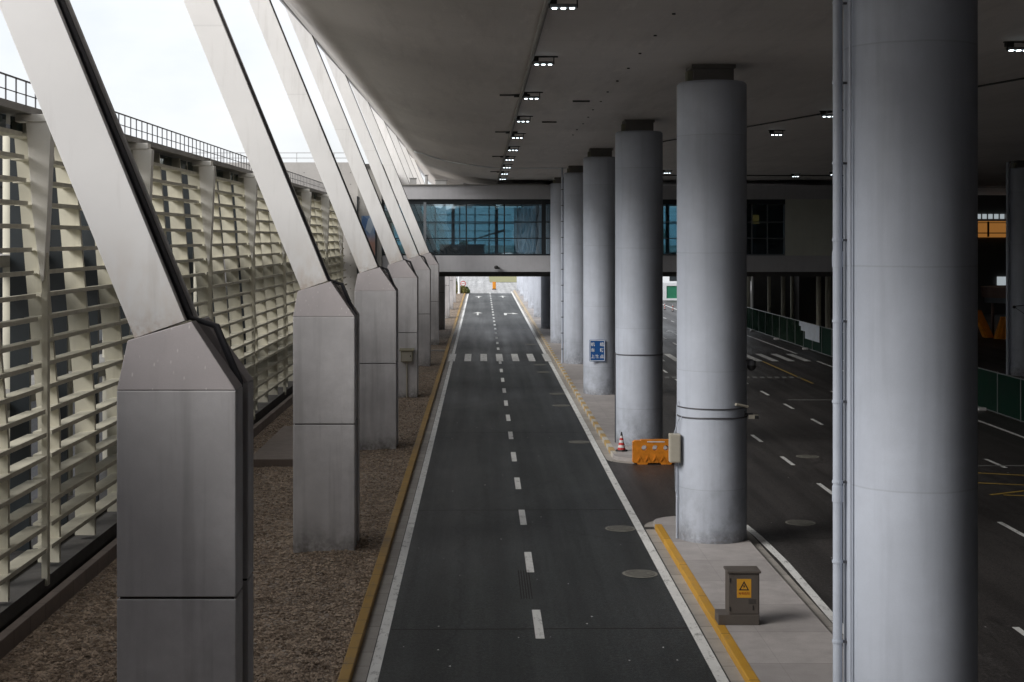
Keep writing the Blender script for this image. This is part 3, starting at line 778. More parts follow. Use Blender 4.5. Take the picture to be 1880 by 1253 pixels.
# ------------------------------------------------------------------ traffic cone
cxx, cyy, cz = 5.14, 52.4, .15
o = thing('traffic_cone', 'red and white striped traffic cone with black tip and base', 'traffic cone', (cxx, cyy, cz))
m = MB(); m.cyl(cxx, cyy, cz, cz+.05, .235, 8, .2); m.build('base', M['black'], o, bevel=.01)
zr = [.05, .13, .22, .31, .40, .48, .56]
rad = lambda z: .15-(z-.05)*.205
for i in range(6):
    m = MB(); a, b = zr[i], zr[i+1]; m.cyl(cxx, cyy, cz+a, cz+b, rad(a), 20, rad(b))
    m.build('stripe', M['cone_red'] if i % 2 == 0 else M['cone_white'], o, smooth=True)
m = MB(); m.cyl(cxx, cyy, cz+.56, cz+.70, rad(.56), 16, .02); m.build('tip', M['black'], o, smooth=True)

# ------------------------------------------------------------------ orange water barrier
bx0, by = 5.33, 50.35
o = thing('water_barrier', 'orange plastic water-filled barrier with three round holes', 'barrier', (bx0+.75, by, 0))
prof_b = [(0, .06), (.12, .06), (.16, 0), (.5, 0), (.54, .06), (.96, .06), (1.0, 0), (1.34, 0), (1.38, .06), (1.5, .06), (1.5, .72), (1.42, .76), (1.40, .86), (.3, .86), (.27, .83), (.08, .83), (.0, .78)]
def circ(x, z, r, n=18): return [(x+r*math.cos(2*math.pi*i/n), z+r*math.sin(2*math.pi*i/n)) for i in range(n)]
vs, fs = fill_curve([prof_b] + [circ(x, .58, .095) for x in (.40, .78, 1.17)], .36)
m = MB(); m.add([(a+bx0, b*(1-.35*min(1, max(0, c/.86)))+by, c) for a, b, c in vs], fs); m.build('body', M['orange'], o, bevel=.012)
m = MB(); m.box(bx0+.5, bx0+1.12, by-.135, by-.10, .775, .815); m.build('reflective_strip', M['cone_white'], o)
m = MB()
for i in range(5):
    x = bx0+.14+i*.27; m.prism([(x, .10), (x+.11, .30), (x+.22, .10), (x+.18, .10), (x+.11, .23), (x+.04, .10)], 'y', by-.19, by-.155)
m.build('rib', M['orange'], o)

# ------------------------------------------------------------------ electrical cabinet
y0 = 28.83
o = thing('electrical_cabinet', 'grey electrical cabinet with a yellow warning sticker on the island', 'cabinet', (5.3, y0+.2, .146))
m = MB(); m.box(4.79, 5.625, y0-.01, y0+.45, .146, .36); m.build('plinth', M['grey_box'], o, bevel=.012)
m = MB(); m.box(5.0, 5.625, y0, y0+.42, .36, 1.20); m.build('body', M['grey_box'], o, bevel=.012)
m = MB(); m.box(4.97, 5.655, y0-.03, y0+.46, 1.20, 1.245); m.build('lid', M['grey_box'], o, bevel=.008)
m = MB(); m.box(5.03, 5.60, y0-.006, y0, .39, 1.17); d_ = m.build('door', M['grey_box'], o)
m = MB(); m.box(5.485, 5.50, y0-.02, y0-.006, .46, .55); m.build('handle', M['black'], d_)
for z in (.48, 1.06):
    m = MB(); m.cyl(5.025, y0-.012, z-.04, z+.04, .012, 8); m.build('hinge', M['black'], d_)
m = MB()
for i in range(5): m.box(5.40, 5.56, y0-.0085, y0-.006, .58+i*.022, .588+i*.022)
m.build('vent', M['black'], d_)
q0, q1, r0, r1 = 5.165, 5.455, .705, 1.085
m = MB(); m.box(q0, q1, y0-.010, y0-.0062, r0, r1); s_ = m.build('warning_sticker', M['sign_yellow'], o)
qc = (q0+q1)/2; tz = r1-.04
tri = [(qc, tz), (qc-.105, tz-.19), (qc+.105, tz-.19)]; tri2 = [(qc, tz-.045), (qc-.068, tz-.168), (qc+.068, tz-.168)]
vs, fs = fill_curve([tri, tri2], .002); m = MB(); m.add([(a, b+y0-.0115, c) for a, b, c in vs], fs); m.build('triangle', M['black'], s_)
bolt = [(qc+.012, tz-.062), (qc-.026, tz-.112), (qc-.002, tz-.112), (qc-.012, tz-.155), (qc+.026, tz-.100), (qc+.004, tz-.100)]
m = MB(); m.prism(bolt, 'y', y0-.0125, y0-.0105); m.build('bolt', M['black'], s_)
text_mesh('caption', '有电危险', .058, M['sign_red'], s_, (qc, y0-.0115, r0+.085), .001)

# ------------------------------------------------------------------ buttress pillars and leaning struts
pg, sg = 'concrete pillars under the struts', 'leaning white struts'
PY = [18.6+17.35*i for i in range(13)]
def pillar(y0, label):
    o = thing('concrete_pillar', label, 'pillar', (-4.0, y0, 0), pg)
    def slab(a, b, lean, nm_lo, nm_up, nm_cap):
        m = MB(); m.box(-4.78, -3.22, a, b, 0, 3.27); m.build(nm_lo, M['pillar'], o, bevel=.015)
        m = MB(); m.box(-4.78, -3.22, a, b, 3.30, 6.0); m.build(nm_up, M['pillar'], o, bevel=.015)
        lo = [(-4.78, 6.005), (-3.22, 6.005)]; up = [(-3.85, 6.89), (-4.68, 6.645)]
        la, lb = (lean, 0) if lean > 0 else (0, 0)
        vs = [(lo[0][0], a, lo[0][1]), (lo[1][0], a, lo[1][1]), (up[0][0], a+la, up[0][1]), (up[1][0], a+la*(up[1][1]-6.005)/(up[0][1]-6.005), up[1][1]),
              (lo[0][0], b, lo[0][1]), (lo[1][0], b, lo[1][1]), (up[0][0], b, up[0][1]), (up[1][0], b, up[1][1])]
        m = MB(); m.add(vs, [(0,1,2,3),(4,5,6,7),(0,1,5,4),(1,2,6,5),(2,3,7,6),(3,0,4,7)]); m.build(nm_cap, M['pillar_cap'], o, bevel=.012)
    slab(y0, y0+.55, .24, 'front_base', 'front_shaft', 'front_cap')
    slab(y0+1.0, y0+1.45, 0, 'rear_base', 'rear_shaft', 'rear_cap')
    m = MB(); m.prism([(-4.72, 0), (-3.34, 0), (-3.34, 5.95), (-3.93, 6.75), (-4.62, 6.55), (-4.72, 5.98)], 'y', y0+.55, y0+1.0); m.build('recess_core', M['gap'], o)
    m = MB(); m.box(-4.74, -3.25, y0+.02, y0+.53, 3.26, 3.31); m.box(-4.74, -3.25, y0+1.02, y0+1.43, 3.26, 3.31); m.build('joint', M['gap'], o)
    return o
def strut(y0, top, label):
    k = .4075; zb0, zb1 = 6.67, 6.90
    o = thing('leaning_strut', label, 'strut', (-4.25, y0+.25, 6.8), sg)
    def seg(xl, xr, a, b, name, mat, bev=0, z_up=top):
        # xl/xr are the left and right x offsets at the foot
        L = [(-4.60+xl, zb0), (-3.93-xr, zb1)]
        up = [(-3.93-xr-k*(z_up-zb1), z_up), (-4.60+xl-k*(z_up-zb0), z_up)]
        m = MB(); m.prism(L+up, 'y', a, b); return m.build(name, mat, o, bevel=bev)
    seg(0, 0, y0+.22, y0+.36, 'front_plate', M['strut'], .008)
    seg(.06, .07, y0+.36, y0+1.02, 'web', M['strut_side'])
    seg(0, 0, y0+1.02, y0+1.14, 'rear_plate', M['strut'], .008)
    m = MB()
    x0 = -3.93-.03; zz = 6.9
    m.tube([(x0-k*(top-1-zz), y0+.7, top-1), (x0, y0+.7, zz+.02), (x0+.35, y0+.72, zz-.1), (x0+.66, y0+.74, zz-.85), (x0+.66, y0+.74, 5.2)], .05, 8)
    m.build('downpipe', M['rail'], o, smooth=True)
    return o
plab = ['nearest tall grey concrete pillar on the left, filling the lower corner',
        'grey concrete pillar second from the camera, rising from gravel',
        'grey concrete pillar third from the camera, just before the one with the meter box',
        'grey concrete pillar carrying the small meter box',
        'grey concrete pillar next behind the one with the meter box',
        'grey concrete pillar directly in front of the glazed bridge',
        'dark concrete pillar just under the near edge of the glazed bridge',
        'dark concrete pillar just past the glazed bridge on the left']
p0 = pillar(PY[0], plab[0])
s0 = None
for i in range(10):
    lab = plab[i] if i < 8 else 'sunlit far concrete pillar, %s in the left row beyond the bridge' % ORD[i-7]
    if i: copy_tree(p0, (-4.0, PY[i], 0), lab)
slab_ = ['nearest and widest leaning white strut, rising from the nearest pillar', 'leaning white strut second from the camera, across open sky',
         'leaning white strut third from the camera', 'leaning white strut above the pillar with the meter box',
         'leaning white strut fifth from the camera', 'beige-tinted leaning strut in front of the left end of the bridge glass']
for i in range(10):
    lab = slab_[i] if i < 6 else 'distant leaning strut showing above the bridge roof, %s behind the bridge front' % ORD[i-6]
    top = 12.5+5.65*kf(PY[i])+1.45
    strut(PY[i], top, lab)

# meter box on the fourth pillar
yb = PY[3]
o = thing('meter_box', 'small olive meter box with a sloped lid fixed on a concrete pillar', 'meter box', (-3.73, yb-.1, 1.85))
m = MB(); m.box(-4.02, -3.44, yb-.24, yb-.002, 1.86, 2.40); m.build('body', M['olive_box'], o, bevel=.012)
m = MB(); m.prism([(yb-.32, 2.40), (yb-.002, 2.40), (yb-.002, 2.52), (yb-.32, 2.44)], 'x', -4.09, -3.37); m.build('lid', M['olive_box'], o)
m = MB(); m.box(-3.98, -3.48, yb-.25, yb-.24, 1.9, 2.36); d_ = m.build('door', M['beige_box'], o)
m = MB(); m.box(-3.56, -3.52, yb-.262, yb-.25, 2.1, 2.18); m.build('lock', M['black'], d_)
m = MB(); m.cyl(-3.73, yb-.06, .07, 1.86, .045, 12); m.build('conduit', M['beige_box'], o, smooth=True)

# concrete pad between pillars and drain strip
m = MB(); m.box(-8.1, -4.83, 49.3, 58, 0, .33); tag(m.build('concrete_pad', M['pad'], None, (-6.4, 53, 0), bevel=.03), 'low brown concrete pad on the gravel beside a pillar', 'concrete pad')
m = MB(); m.box(-4.8, -2.58, 99.2, 99.6, .05, .16); tag(m.build('drain_channel', M['slab'], None, (-3.6, 99.4, .05), bevel=.01), 'thin pale concrete strip across the gravel near the bridge', 'drain cover')

# ------------------------------------------------------------------ louvred building on the left
lb = thing('louvred_building', 'long building screened by cream concrete louvres with a roof railing', 'building', (-11, 60, 0))
def xf(z): return -10.35 if z < 3.5 else -10.35-.083*(z-3.5)
BY = [34+10.3*i for i in range(-1, 8)]
slz = [10.46-.55*i for i in range(19)]
for bi in range(len(BY)):
    a = BY[bi]+.22; b = (BY[bi+1] if bi+1 < len(BY) else 110)-.18
    m = MB()
    for z in slz:
        x = xf(z)
        m.prism([(x, z-.045), (x, z+.06), (x-.03, z+.06), (x-.46, z+.02), (x-.46, z-.04), (x-.06, z-.012)], 'y', a, b)
    m.build('louvre_panel', M['louvre'], lb)
    fy = [a+.9, a+4.1, a+7.4]
    for y in fy:
        if y > b-.3: continue
        m = MB(); w_ = .13
        m.prism([(xf(0)-.07, 0), (xf(3.5)-.07, 3.5), (xf(10.9)-.07, 10.9), (xf(10.9)-.6, 10.9), (xf(3.5)-.6, 3.5), (xf(0)-.6, 0)], 'y', y-w_/2, y+w_/2)
        m.build('fin', M['louvre'], lb)
    for y in (a+2.3, a+5.6, a+8.8):
        if y > b-.2: continue
        m = MB(); m.box(-12.1, -11.6, y-.07, y+.07, -.1, 10.9); m.build('gap_shade_fin', M['frame'], lb)  # near-black plates stand in for the shade deep in the louvre gaps
    m = MB(); m.box(-11.35, -11.32, a, b, 10.5, 10.93); m.build('clerestory', M['glass_dark'], lb)
for y in BY:
    m = MB()
    m.prism([(-10.25, 10.75), (-10.85, 10.75), (-10.70, 8.6), (-10.50, 7.0), (-10.47, 6.93), (-10.43, 7.0), (-10.34, 8.6)], 'y', y-.17, y+.17)
    m.build('bracket', M['bracket'], lb, bevel=.01)
    m = MB(); m.box(-11.1, -10.36, y-.2, y+.2, 10.76, 10.94); m.build('bracket_cap', M['bracket'], lb, bevel=.01)
    m = MB(); m.prism([(-10.5, -.3), (-10.36, -.3), (-10.36, 6.9), (-10.48, 9.5), (-10.62, 9.5), (-10.5, 6.9)], 'y', y-.1, y+.1); m.build('post', M['louvre'], lb)
m = MB()
m.box(-12.3, -10.72, 22.1, 110, 10.95, 11.12); m.build('roof_slab', M['slab'], lb)
for z in (3.7, 7.4):
    m = MB(); m.box(-13.6, -12.2, 22.1, 110, z-.15, z+.15); m.build('floor_slab', M['slab'], lb)
m = MB(); m.box(-11.3, -10.42, 22.1, 110, -.45, -.12); m.box(-12.6, -11.3, 22.1, 110, -.35, -.12); m.build('base_beam', M['dark_slab'], lb)
for i in range(2, 19):
    y = 13.5+5.15*i
    m = MB(); m.cyl(-13.0, y, -.1, 10.95, .22, 16); m.build('inner_column', M['louvre'], lb, smooth=True)
db = thing('dark_building', 'dark windowed building half hidden behind the cream louvre screen', 'building', (-30, 60, 0))
m = MB()
for (z0, z1) in ((0, 4.2), (7.0, 8.2), (11.2, 15.2)): m.box(-34, -30, 22.1, 150, z0, z1)
m.build('wall', M['facade'], db)
m = MB()
for (z0, z1) in ((4.2, 7.0), (8.2, 11.2)): m.box(-33.2, -30.3, 22.1, 150, z0, z1)
m.build('window_band', M['frame'], db)
m = MB(); m.box(-29.98, -29.7, 22.1, 150, 0, .9); m.build('daylight_band', M['sign_white'], db)  # white band stands in for daylight showing low between the louvres
for i in range(19):
    y = 24+6.7*i; m = MB(); m.box(-30.3, -29.95, y-.25, y+.25, 4.2, 11.2); m.build('post', M['facade'], db)
m = MB(); y = 22.3
while y < 110: m.box(-10.86, -10.83, y-.015, y+.015, 11.12, 11.72); y += .72
m.box(-10.865, -10.825, 22.1, 110, 11.70, 11.735); m.box(-10.86, -10.83, 22.1, 110, 11.38, 11.40)
m.build('roof_railing', M['rail'], lb)

# ------------------------------------------------------------------ end block beside the bridge
eb = thing('concrete_block_building', 'plain concrete block with tie holes behind the struts, left of the bridge', 'building', (-13, 112, 0))
m = MB(); m.box(-26, -9.6, 110.3, 123, -.03, 13.85); m.build('wall', M['tie'], eb)
m = MB(); m.box(-9.59, -7.75, 109.7, 123, 3.5, 13.4); m.build('stair_wall', M['slab'], eb)
m = MB(); m.box(-9.70, -7.70, 109.6, 123.1, 13.4, 13.7); m.build('stair_cap', M['dark_slab'], eb)
m = MB(); m.box(-9.65, -9.55, 109.6, 109.7, 3.5, 11.2); m.build('corner_trim', M['frame'], eb)
m = MB(); m.box(-9.3, -8.25, 109.65, 109.695, 6.4, 9.7); m.build('mural_panel', M['mural'], eb)
m = MB(); m.box(-8.22, -8.12, 109.62, 109.7, 5.6, 10.2); m.build('trim', M['frame'], eb)
m = MB()
for z in (14.2, 14.6): m.tube([(-26, 110.5, z), (-9.8, 110.5, z)], .03, 6)
for i in range(12): m.tube([(-26+i*1.45, 110.5, 13.85), (-26+i*1.45, 110.5, 14.6)], .025, 6)
m.build('roof_railing', M['rail_light'], eb)

# ------------------------------------------------------------------ glazed bridge
YB = 110.0
br = thing('glazed_bridge', 'grey pedestrian bridge with a band of teal glass crossing the road', 'bridge', (5, 116, 5))
m = MB(); m.box(-7.74, 27.3, YB, YB+12, 5.36, 6.62); m.build('lower_beam', M['bridge'], br, bevel=.02)
m = MB(); m.box(-7.74, 27.3, YB, YB+12, 10.98, 12.06); m.build('upper_beam', M['bridge'], br, bevel=.02)
m = MB(); m.box(-7.74, 4.9, YB-.12, YB+12.1, 12.06, 12.14); m.build('roof_cap', M['slab'], br)
m = MB(); m.box(-7.7, 27.2, YB+.9, YB+11, 4.98, 5.34); m.build('under_beam', M['dark_slab'], br)
m = MB(); m.box(-7.6, 23.6, YB+.3, YB+11.7, 6.62, 6.7); m.build('floor', M['room'], br)
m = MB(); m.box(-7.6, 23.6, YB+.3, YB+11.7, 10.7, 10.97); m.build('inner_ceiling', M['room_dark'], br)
m = MB(); m.box(5.7, 13.9, YB+.02, YB+.3, 6.62, 10.98); m.build('wall', M['bridge_wall'], br)
m = MB(); m.box(23.5, 27.3, YB+.02, YB+.3, 6.62, 10.98); m.build('wall', M['bridge_wall'], br)
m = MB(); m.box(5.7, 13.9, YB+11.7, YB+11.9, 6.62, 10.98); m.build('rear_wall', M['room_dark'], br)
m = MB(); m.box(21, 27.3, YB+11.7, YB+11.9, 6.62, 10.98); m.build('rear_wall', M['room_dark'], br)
m = MB(); m.box(-7.7, 5.69, YB+.18, YB+.3, 10.6, 10.975); m.box(13.91, 23.49, YB+.18, YB+.3, 10.6, 10.975); m.build('lintel', M['frame'], br)
def bglass(xs, zs, front, nm='window', fm='frame'):
    y = YB+.2 if front else YB+11.6
    for a, b in zip(xs, xs[1:]):
        f = MB(); f.box(a-.05, a+.05, y-.06, y+.06, 6.63, 10.6); f.box(b-.05, b+.05, y-.055, y+.055, 6.63, 10.6)
        for z in zs: f.box(a+.05, b-.05, y-.04, y+.04, z-.04, z+.04)
        f.box(a+.05, b-.05, y-.05, y+.05, 6.63, 6.75)
        fo = f.build(nm, M[fm], br)
        gsh = MB(); gsh.box(a+.05, b-.05, y-.006, y+.006, 6.75, 10.6); gsh.build('pane', M['glass' if front else 'glass_clear'], fo)
bglass([-7.6, -4.42, -1.22, 1.73, 4.76, 5.6], (7.96, 9.22), True)
bglass([14.0, 15.3, 18.5, 20.9, 22.1, 23.4], (7.96, 9.22), True, fm='mullion')
bglass([-7.6, -4.0, -.6, 2.8, 5.6], (7.96, 9.22), False)
bglass([14.0, 17.5, 21.0], (7.96, 9.22), False)
m = MB(); m.box(-4.53, -4.31, YB+.05, YB+.14, 6.63, 10.75); m.build('mullion', M['mullion'], br)
m = MB(); m.box(4.62, 4.94, YB+.04, YB+.13, 6.63, 10.97); m.build('wide_mullion', M['frame'], br)
# folded sheet inside at the right end, standing in for column reflections
m = MB(); N = 90
vs = []
for i in range(N+1):
    x = 2.75+2.45*i/N; y = YB+10.6+.13*math.sin(i*.55)+.05*math.sin(i*1.7)
    vs += [(x, y, 6.75), (x, y+.02, 10.5)]
m.add(vs, [(2*i, 2*i+2, 2*i+3, 2*i+1) for i in range(N)])
cu = m.build('reflection_sheet', M['reflection_sheet'], None, (3.9, YB+10.6, 6.7), smooth=True); tag(cu, 'pale blue folded sheet standing in for column reflections in the bridge glass', 'reflection_sheet')
# seats and a counter inside the bridge
m = MB(); m.box(-3.5, .2, YB+8, YB+8.6, 6.7, 7.4); m.box(-3.6, .3, YB+7.9, YB+8.7, 7.4, 7.46); tag(m.build('counter', M['room'], None, (-1, YB+5.3, 6.7), bevel=.02), 'long low counter inside the glazed bridge', 'counter')
for x in (-6, -2.4, 1.2, 4.6, 15.4, 22.6):
    m = MB(); m.box(x-.14, x+.14, YB+8, YB+8.3, 6.7, 10.7); m.build('inner_post', M['room'], br)
m = MB(); m.box(21.35, 21.85, YB+2.2, YB+2.25, 9.1, 9.8); lamp = m.build('lit_panel', M['shop_light'], br)
m = MB(); m.prism([(-1.6, 7.55), (1.9, 8.55), (1.9, 8.75), (-1.6, 7.6)], 'y', YB+8.9, YB+9.0); m.build('sloping_rail', M['sign_white'], br)
m = MB()
for z in (7.75, 8.55, 9.9): m.box(-7.4, 2.4, YB+9.6, YB+9.66, z, z+.06)
m.build('inner_rail', M['rail'], br)
for x in (-5.2, -1.9, .6, 3.0):
    m = MB(); m.box(x-.05, x+.05, YB+10.9, YB+11, 6.7, 10.7); m.build('inner_post', M['frame'], br)
# things on the bridge roof
for i, (x, w_, h, l) in enumerate(((-5.4, .5, .5, 'small pale roof vent on the left end of the bridge roof'), (-3.2, .9, .35, 'low pale equipment box in the middle of the bridge roof'), (-4.35, .2, .75, 'slim pale post box between the two boxes on the bridge roof'))):
    o = thing('roof_vent', l, 'roof vent', (x, YB+1.2, 12.14)); m = MB(); m.box(x-w_/2, x+w_/2, YB+1, YB+1.6, 12.14, 12.14+h); m.build('casing', M['rail_light'], o, bevel=.02)
    m = MB(); m.box(x-w_/2-.05, x+w_/2+.05, YB+.95, YB+1.65, 12.14+h, 12.18+h); m.build('lid', M['rail_light'], o)
# camera under the bridge beam
o = thing('security_camera', 'black security camera on the front of the bridge beam', 'security camera', (1.1, YB-.2, 5.7), 'security cameras')
m = MB(); m.box(1.05, 1.15, YB-.2, YB-.002, 5.78, 5.86); m.build('bracket', M['black'], o)
m = MB(); m.ball((1.10, YB-.28, 5.72), .17, 10, .85); m.box(.98, 1.36, YB-.42, YB-.2, 5.6, 5.72); m.build('housing', M['black'], o, bevel=.01)
m = MB(); m.tube([(1.0, YB-.1, 5.6), (1.0, YB-.05, 5.36)], .02, 6); m.build('cable', M['rail_light'], o)

# dark basement building behind the fence under the bridge
bw = thing('underpass_wall', 'dark wall with pale posts under the bridge behind the green fence', 'wall', (32, 135, 0))
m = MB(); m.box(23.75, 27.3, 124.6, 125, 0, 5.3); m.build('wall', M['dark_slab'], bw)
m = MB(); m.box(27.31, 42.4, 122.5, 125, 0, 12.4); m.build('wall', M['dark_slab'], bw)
def px_post(px, w, y, mat=M['slab'], r=True):
    X = (px-885)*y/F; m = MB(); m.cyl(X, y, 0, 5.35, w*y/F/2, 16); m.build('post', mat, bw, smooth=True)
px_post(1372, 13, 126.5, M['louvre']); px_post(1381, 4, 125.4, M['louvre']); px_post(1412, 6, 120.5, M['louvre']); px_post(1438, 8, 120, M['louvre']); px_post(1454, 6, 121, M['louvre']); px_post(1503, 9, 115, M['louvre']); px_post(1521, 12, 117, M['louvre'])
m = MB(); m.tube([(26.5, 120, 4.95), (29, 119, 4.85), (32, 118, 4.9)], .07, 8); m.tube([(29, 123.6, 4.2), (28.5, 123.4, 4.6), (28, 123.4, 4.9)], .05, 8); m.build('cable', M['black'], bw)

# ------------------------------------------------------------------ right side: closing walls, shop front, kiosk
rw = thing('terminal_wall', 'dark terminal front with an amber lit sign, far right behind the column', 'building', (60, 140, 0))
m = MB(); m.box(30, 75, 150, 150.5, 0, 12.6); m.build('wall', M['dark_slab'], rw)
m = MB(); m.box(75, 75.5, -60, 150, 0, 12.5); m.build('wall', M['dark_slab'], rw)  # unseen side wall added to block light from the right
m = MB(); m.box(52.3, 57, 149.8, 149.98, 8.05, 9.75); s_ = m.build('lit_sign', M['shop_light'], rw)
m = MB(); m.box(52.2, 57, 149.7, 149.79, 8.45, 8.55); m.box(53.2, 53.4, 149.7, 149.79, 8.1, 9.7); m.box(52.2, 57, 149.7, 149.79, 9.55, 9.62); m.build('sign_bar', M['frame'], s_)
for i in range(9):
    m = MB(); m.box(50.9+i*.62, 51.3+i*.62, 149.8, 149.98, 10.0, 10.5); m.build('lit_window', M['shop_white'], rw)
m = MB(); m.box(54.3, 57, 149.8, 149.98, 3.0, 3.9); m.build('lit_strip', M['shop_white'], rw)
kk = thing('kiosk', 'round brown kiosk roof on posts behind the green fence, far right', 'kiosk', (43, 116, 0))
m = MB(); m.cyl(43.2, 116, 3.15, 4.0, 2.35, 32, 2.4); m.build('roof_drum', M['brown'], kk, smooth=True)
m = MB(); m.cyl(43.2, 116, 2.72, 3.15, 2.1, 32); m.build('sign_band', M['mullion'], kk, smooth=True)
m = MB(); m.box(42.6, 44.2, 113.75, 113.88, 2.72, 3.1); m.build('lit_band', M['shop_light'], kk)
for a in (200, 250, 300, 30, 120):
    m = MB(); m.cyl(43.2+1.9*math.cos(R(a)), 116+1.9*math.sin(R(a)), 0, 2.72, .12, 12); m.build('post', M['brown'], kk)
def orange_board(x, y, lean, w, h, label):
    o = thing('orange_barrier', label, 'barrier', (x, y, 0), 'orange barriers by the kiosk')
    m = MB(); m.add([(x-w/2, y-.3, 0), (x+w/2, y-.3, 0), (x+w/2+lean, y+.1, h), (x-w/2+lean, y+.1, h), (x-w/2, y+.35, 0), (x+w/2, y+.35, 0), (x+w/2+lean, y+.3, h), (x-w/2+lean, y+.3, h)],
                    [(0,1,2,3),(4,5,6,7),(0,1,5,4),(1,2,6,5),(2,3,7,6),(3,0,4,7)]); m.build('board', M['tarp'], o, bevel=.04)
    m = MB()
    for k_ in (.25, .5, .75): m.add([(x-w/2+w*k_-.05, y-.36, .02), (x-w/2+w*k_+.05, y-.36, .02), (x-w/2+w*k_+.05+lean, y+.03, h), (x-w/2+w*k_-.05+lean, y+.03, h),
                                    (x-w/2+w*k_-.05, y-.29, .02), (x-w/2+w*k_+.05, y-.29, .02), (x-w/2+w*k_+.05+lean, y+.1, h), (x-w/2+w*k_-.05+lean, y+.1, h)],
                                   [(0,1,2,3),(0,3,7,4),(1,5,6,2)])
    m.build('ridge', M['tarp'], o)
orange_board(40.6, 114, -.9, .75, 2.2, 'orange barrier tilted to the left beside the kiosk')
orange_board(41.3, 112.5, .55, 1.5, 1.75, 'brighter orange barrier tilted to the right, in front of the kiosk post')

# green fence
fe = thing('green_fence', 'long green mesh site fence with pale posts along the side road', 'fence', (23.4, 100, 0))
y = 20.; i = 0
fx = 23.4
ypost = []
while y < 132:
    ypost.append(y); y += 2.78
for a, b in zip(ypost, ypost[1:]):
    solid = b < 104
    m = MB(); m.box(fx-.01, fx+.01, a+.03, b-.03, .08, 1.84); m.build('panel', M['green'] if solid else M['mesh'], fe)
for y in ypost:
    m = MB(); m.cyl(fx-.03, y, 0, 1.95, .022, 8); m.build('post', M['fence_post'], fe)
m = MB(); m.tube([(fx-.03, 20, 1.88), (fx-.03, ypost[-1], 1.88)], .03, 6); m.tube([(fx-.03, 20, .06), (fx-.03, ypost[-1], .06)], .02, 6); m.build('rail', M['fence_post'], fe)
for y in (102, 112, 122, 88, 66):
    m = MB(); m.box(fx-.4, fx-.05, y-.15, y+.15, 0, .12); m.build('foot_block', M['cone_white'], fe)
m = MB(); m.prism([(98.3, .75), (102.6, .75), (102.6, 1.25), (103.9, 1.25), (103.9, 1.55), (104.5, 1.55), (104.5, 1.9), (98.3, 1.9)], 'x', fx-.1, fx-.07)
tag(m.build('white_banner', M['paper'], None, (fx-.085, 101, .75)), 'white stepped-edge banner hung on the green fence', 'banner')
m = MB(); m.box(fx-.09, fx-.07, 93.3, 93.7, 1.0, 1.7); tag(m.build('notice', M['paper'], None, (fx-.08, 93.5, 1.)), 'small white upright notice on the green fence', 'notice')

# hoarding and bollards beyond the bridge on the right
ho = thing('site_hoarding', 'green hoarding panel in a white frame beyond the bridge', 'hoarding', (26, 182, 0))
m = MB(); m.box(23.6, 34, 182, 182.08, .25, 1.85); m.build('panel', M['hoarding'], ho)
m = MB(); m.box(23.1, 34, 181.9, 182.2, 1.85, 2.25); m.box(23.1, 23.6, 181.9, 182.2, 0, 1.85); m.box(23.6, 34, 181.9, 182.2, 0, .25); m.build('frame', M['sign_white'], ho)
for x, y, l in ((20.3, 158, 'small striped bollard post, the left and farther of the pair on the side road'), (20.75, 154.7, 'small striped bollard post, the right and nearer of the pair on the side road')):
    o = thing('bollard', l, 'bollard', (x, y, 0), 'striped bollards'); m = MB(); m.cyl(x, y, .06, .7, .06, 10); m.build('post', M['post_band'], o, smooth=True)
    m = MB(); m.cyl(x, y, 0, .08, .2, 10, .12); m.build('base', M['black'], o)
fb = thing('white_shed', 'white low building with small windows beyond the hoarding', 'building', (34, 215, 0))
m = MB(); m.box(26, 60, 214, 224, 0, 5); m.build('wall', M['sign_white'], fb)
for i in range(6):
    m = MB(); m.box(28.2+i*4, 29.4+i*4, 213.95, 214, 1.5, 3.0); m.build('window', M['frame'], fb)

# ------------------------------------------------------------------ far scenery
def leaf_cloud(mb, c, rad, n, s):
    for i in range(n):
        while True:
            p = Vector((random.uniform(-1,1), random.uniform(-1,1), random.uniform(-1,1)))
            if .25 < p.length < 1: break
        p = Vector((c[0]+p.x*rad[0], c[1]+p.y*rad[1], c[2]+p.z*rad[2]))
        u = Vector((random.gauss(0,1), random.gauss(0,1), random.gauss(0,1))).normalized(); v = u.orthogonal().normalized()
        k_ = s*random.uniform(.6, 1.4)
        mb.quad(p-u*k_, p+v*k_*.55, p+u*k_, p-v*k_*.55)
def bush(x, y, rx, h, mat, label):
    o = thing('hedge_bush', label, 'bush', (x, y, 0), 'bushes at the end of the gravel')
    m = MB(); leaf_cloud(m, (x, y, h*.52), (rx, rx*.9, h*.5), 900, .13); leaf_cloud(m, (x+.2, y-.3, h*.35), (rx*.9, rx*.8, h*.35), 500, .13); m.build('foliage', mat, o)
    m = MB()
    for k_ in range(4): m.tube([(x+random.uniform(-.1,.1), y, 0), (x+random.uniform(-.5,.5)*rx, y+random.uniform(-.3,.3), h*.7)], .025, 5)
    m.build('stem', M['trunk'], o)
bush(-4.1, 204.5, .55, 2.5, M['leaf'], 'tall dark green bush at the end of the gravel bed')
bush(-3.6, 203, .55, 1.2, M['leaf_yellow'], 'low yellow-green bush left of the white pole')
bush(-2.75, 203, .5, 1.15, M['leaf_yellow'], 'low yellow-green bush under the round sign')
bush(-2.25, 204.5, .35, .95, M['leaf'], 'small dark bush at the road edge by the round sign')
o = thing('lamp_post', 'slim white pole rising from the yellow bushes beyond the bridge', 'lamp post', (-3.27, 202.3, 0))
m = MB(); m.cyl(-3.27, 202.3, 0, 8, .17, 14, .1); m.build('pole', M['sign_white'], o, smooth=True)
m = MB(); m.cyl(-3.27, 202.3, 0, .25, .2, 12); m.build('base', M['sign_white'], o)
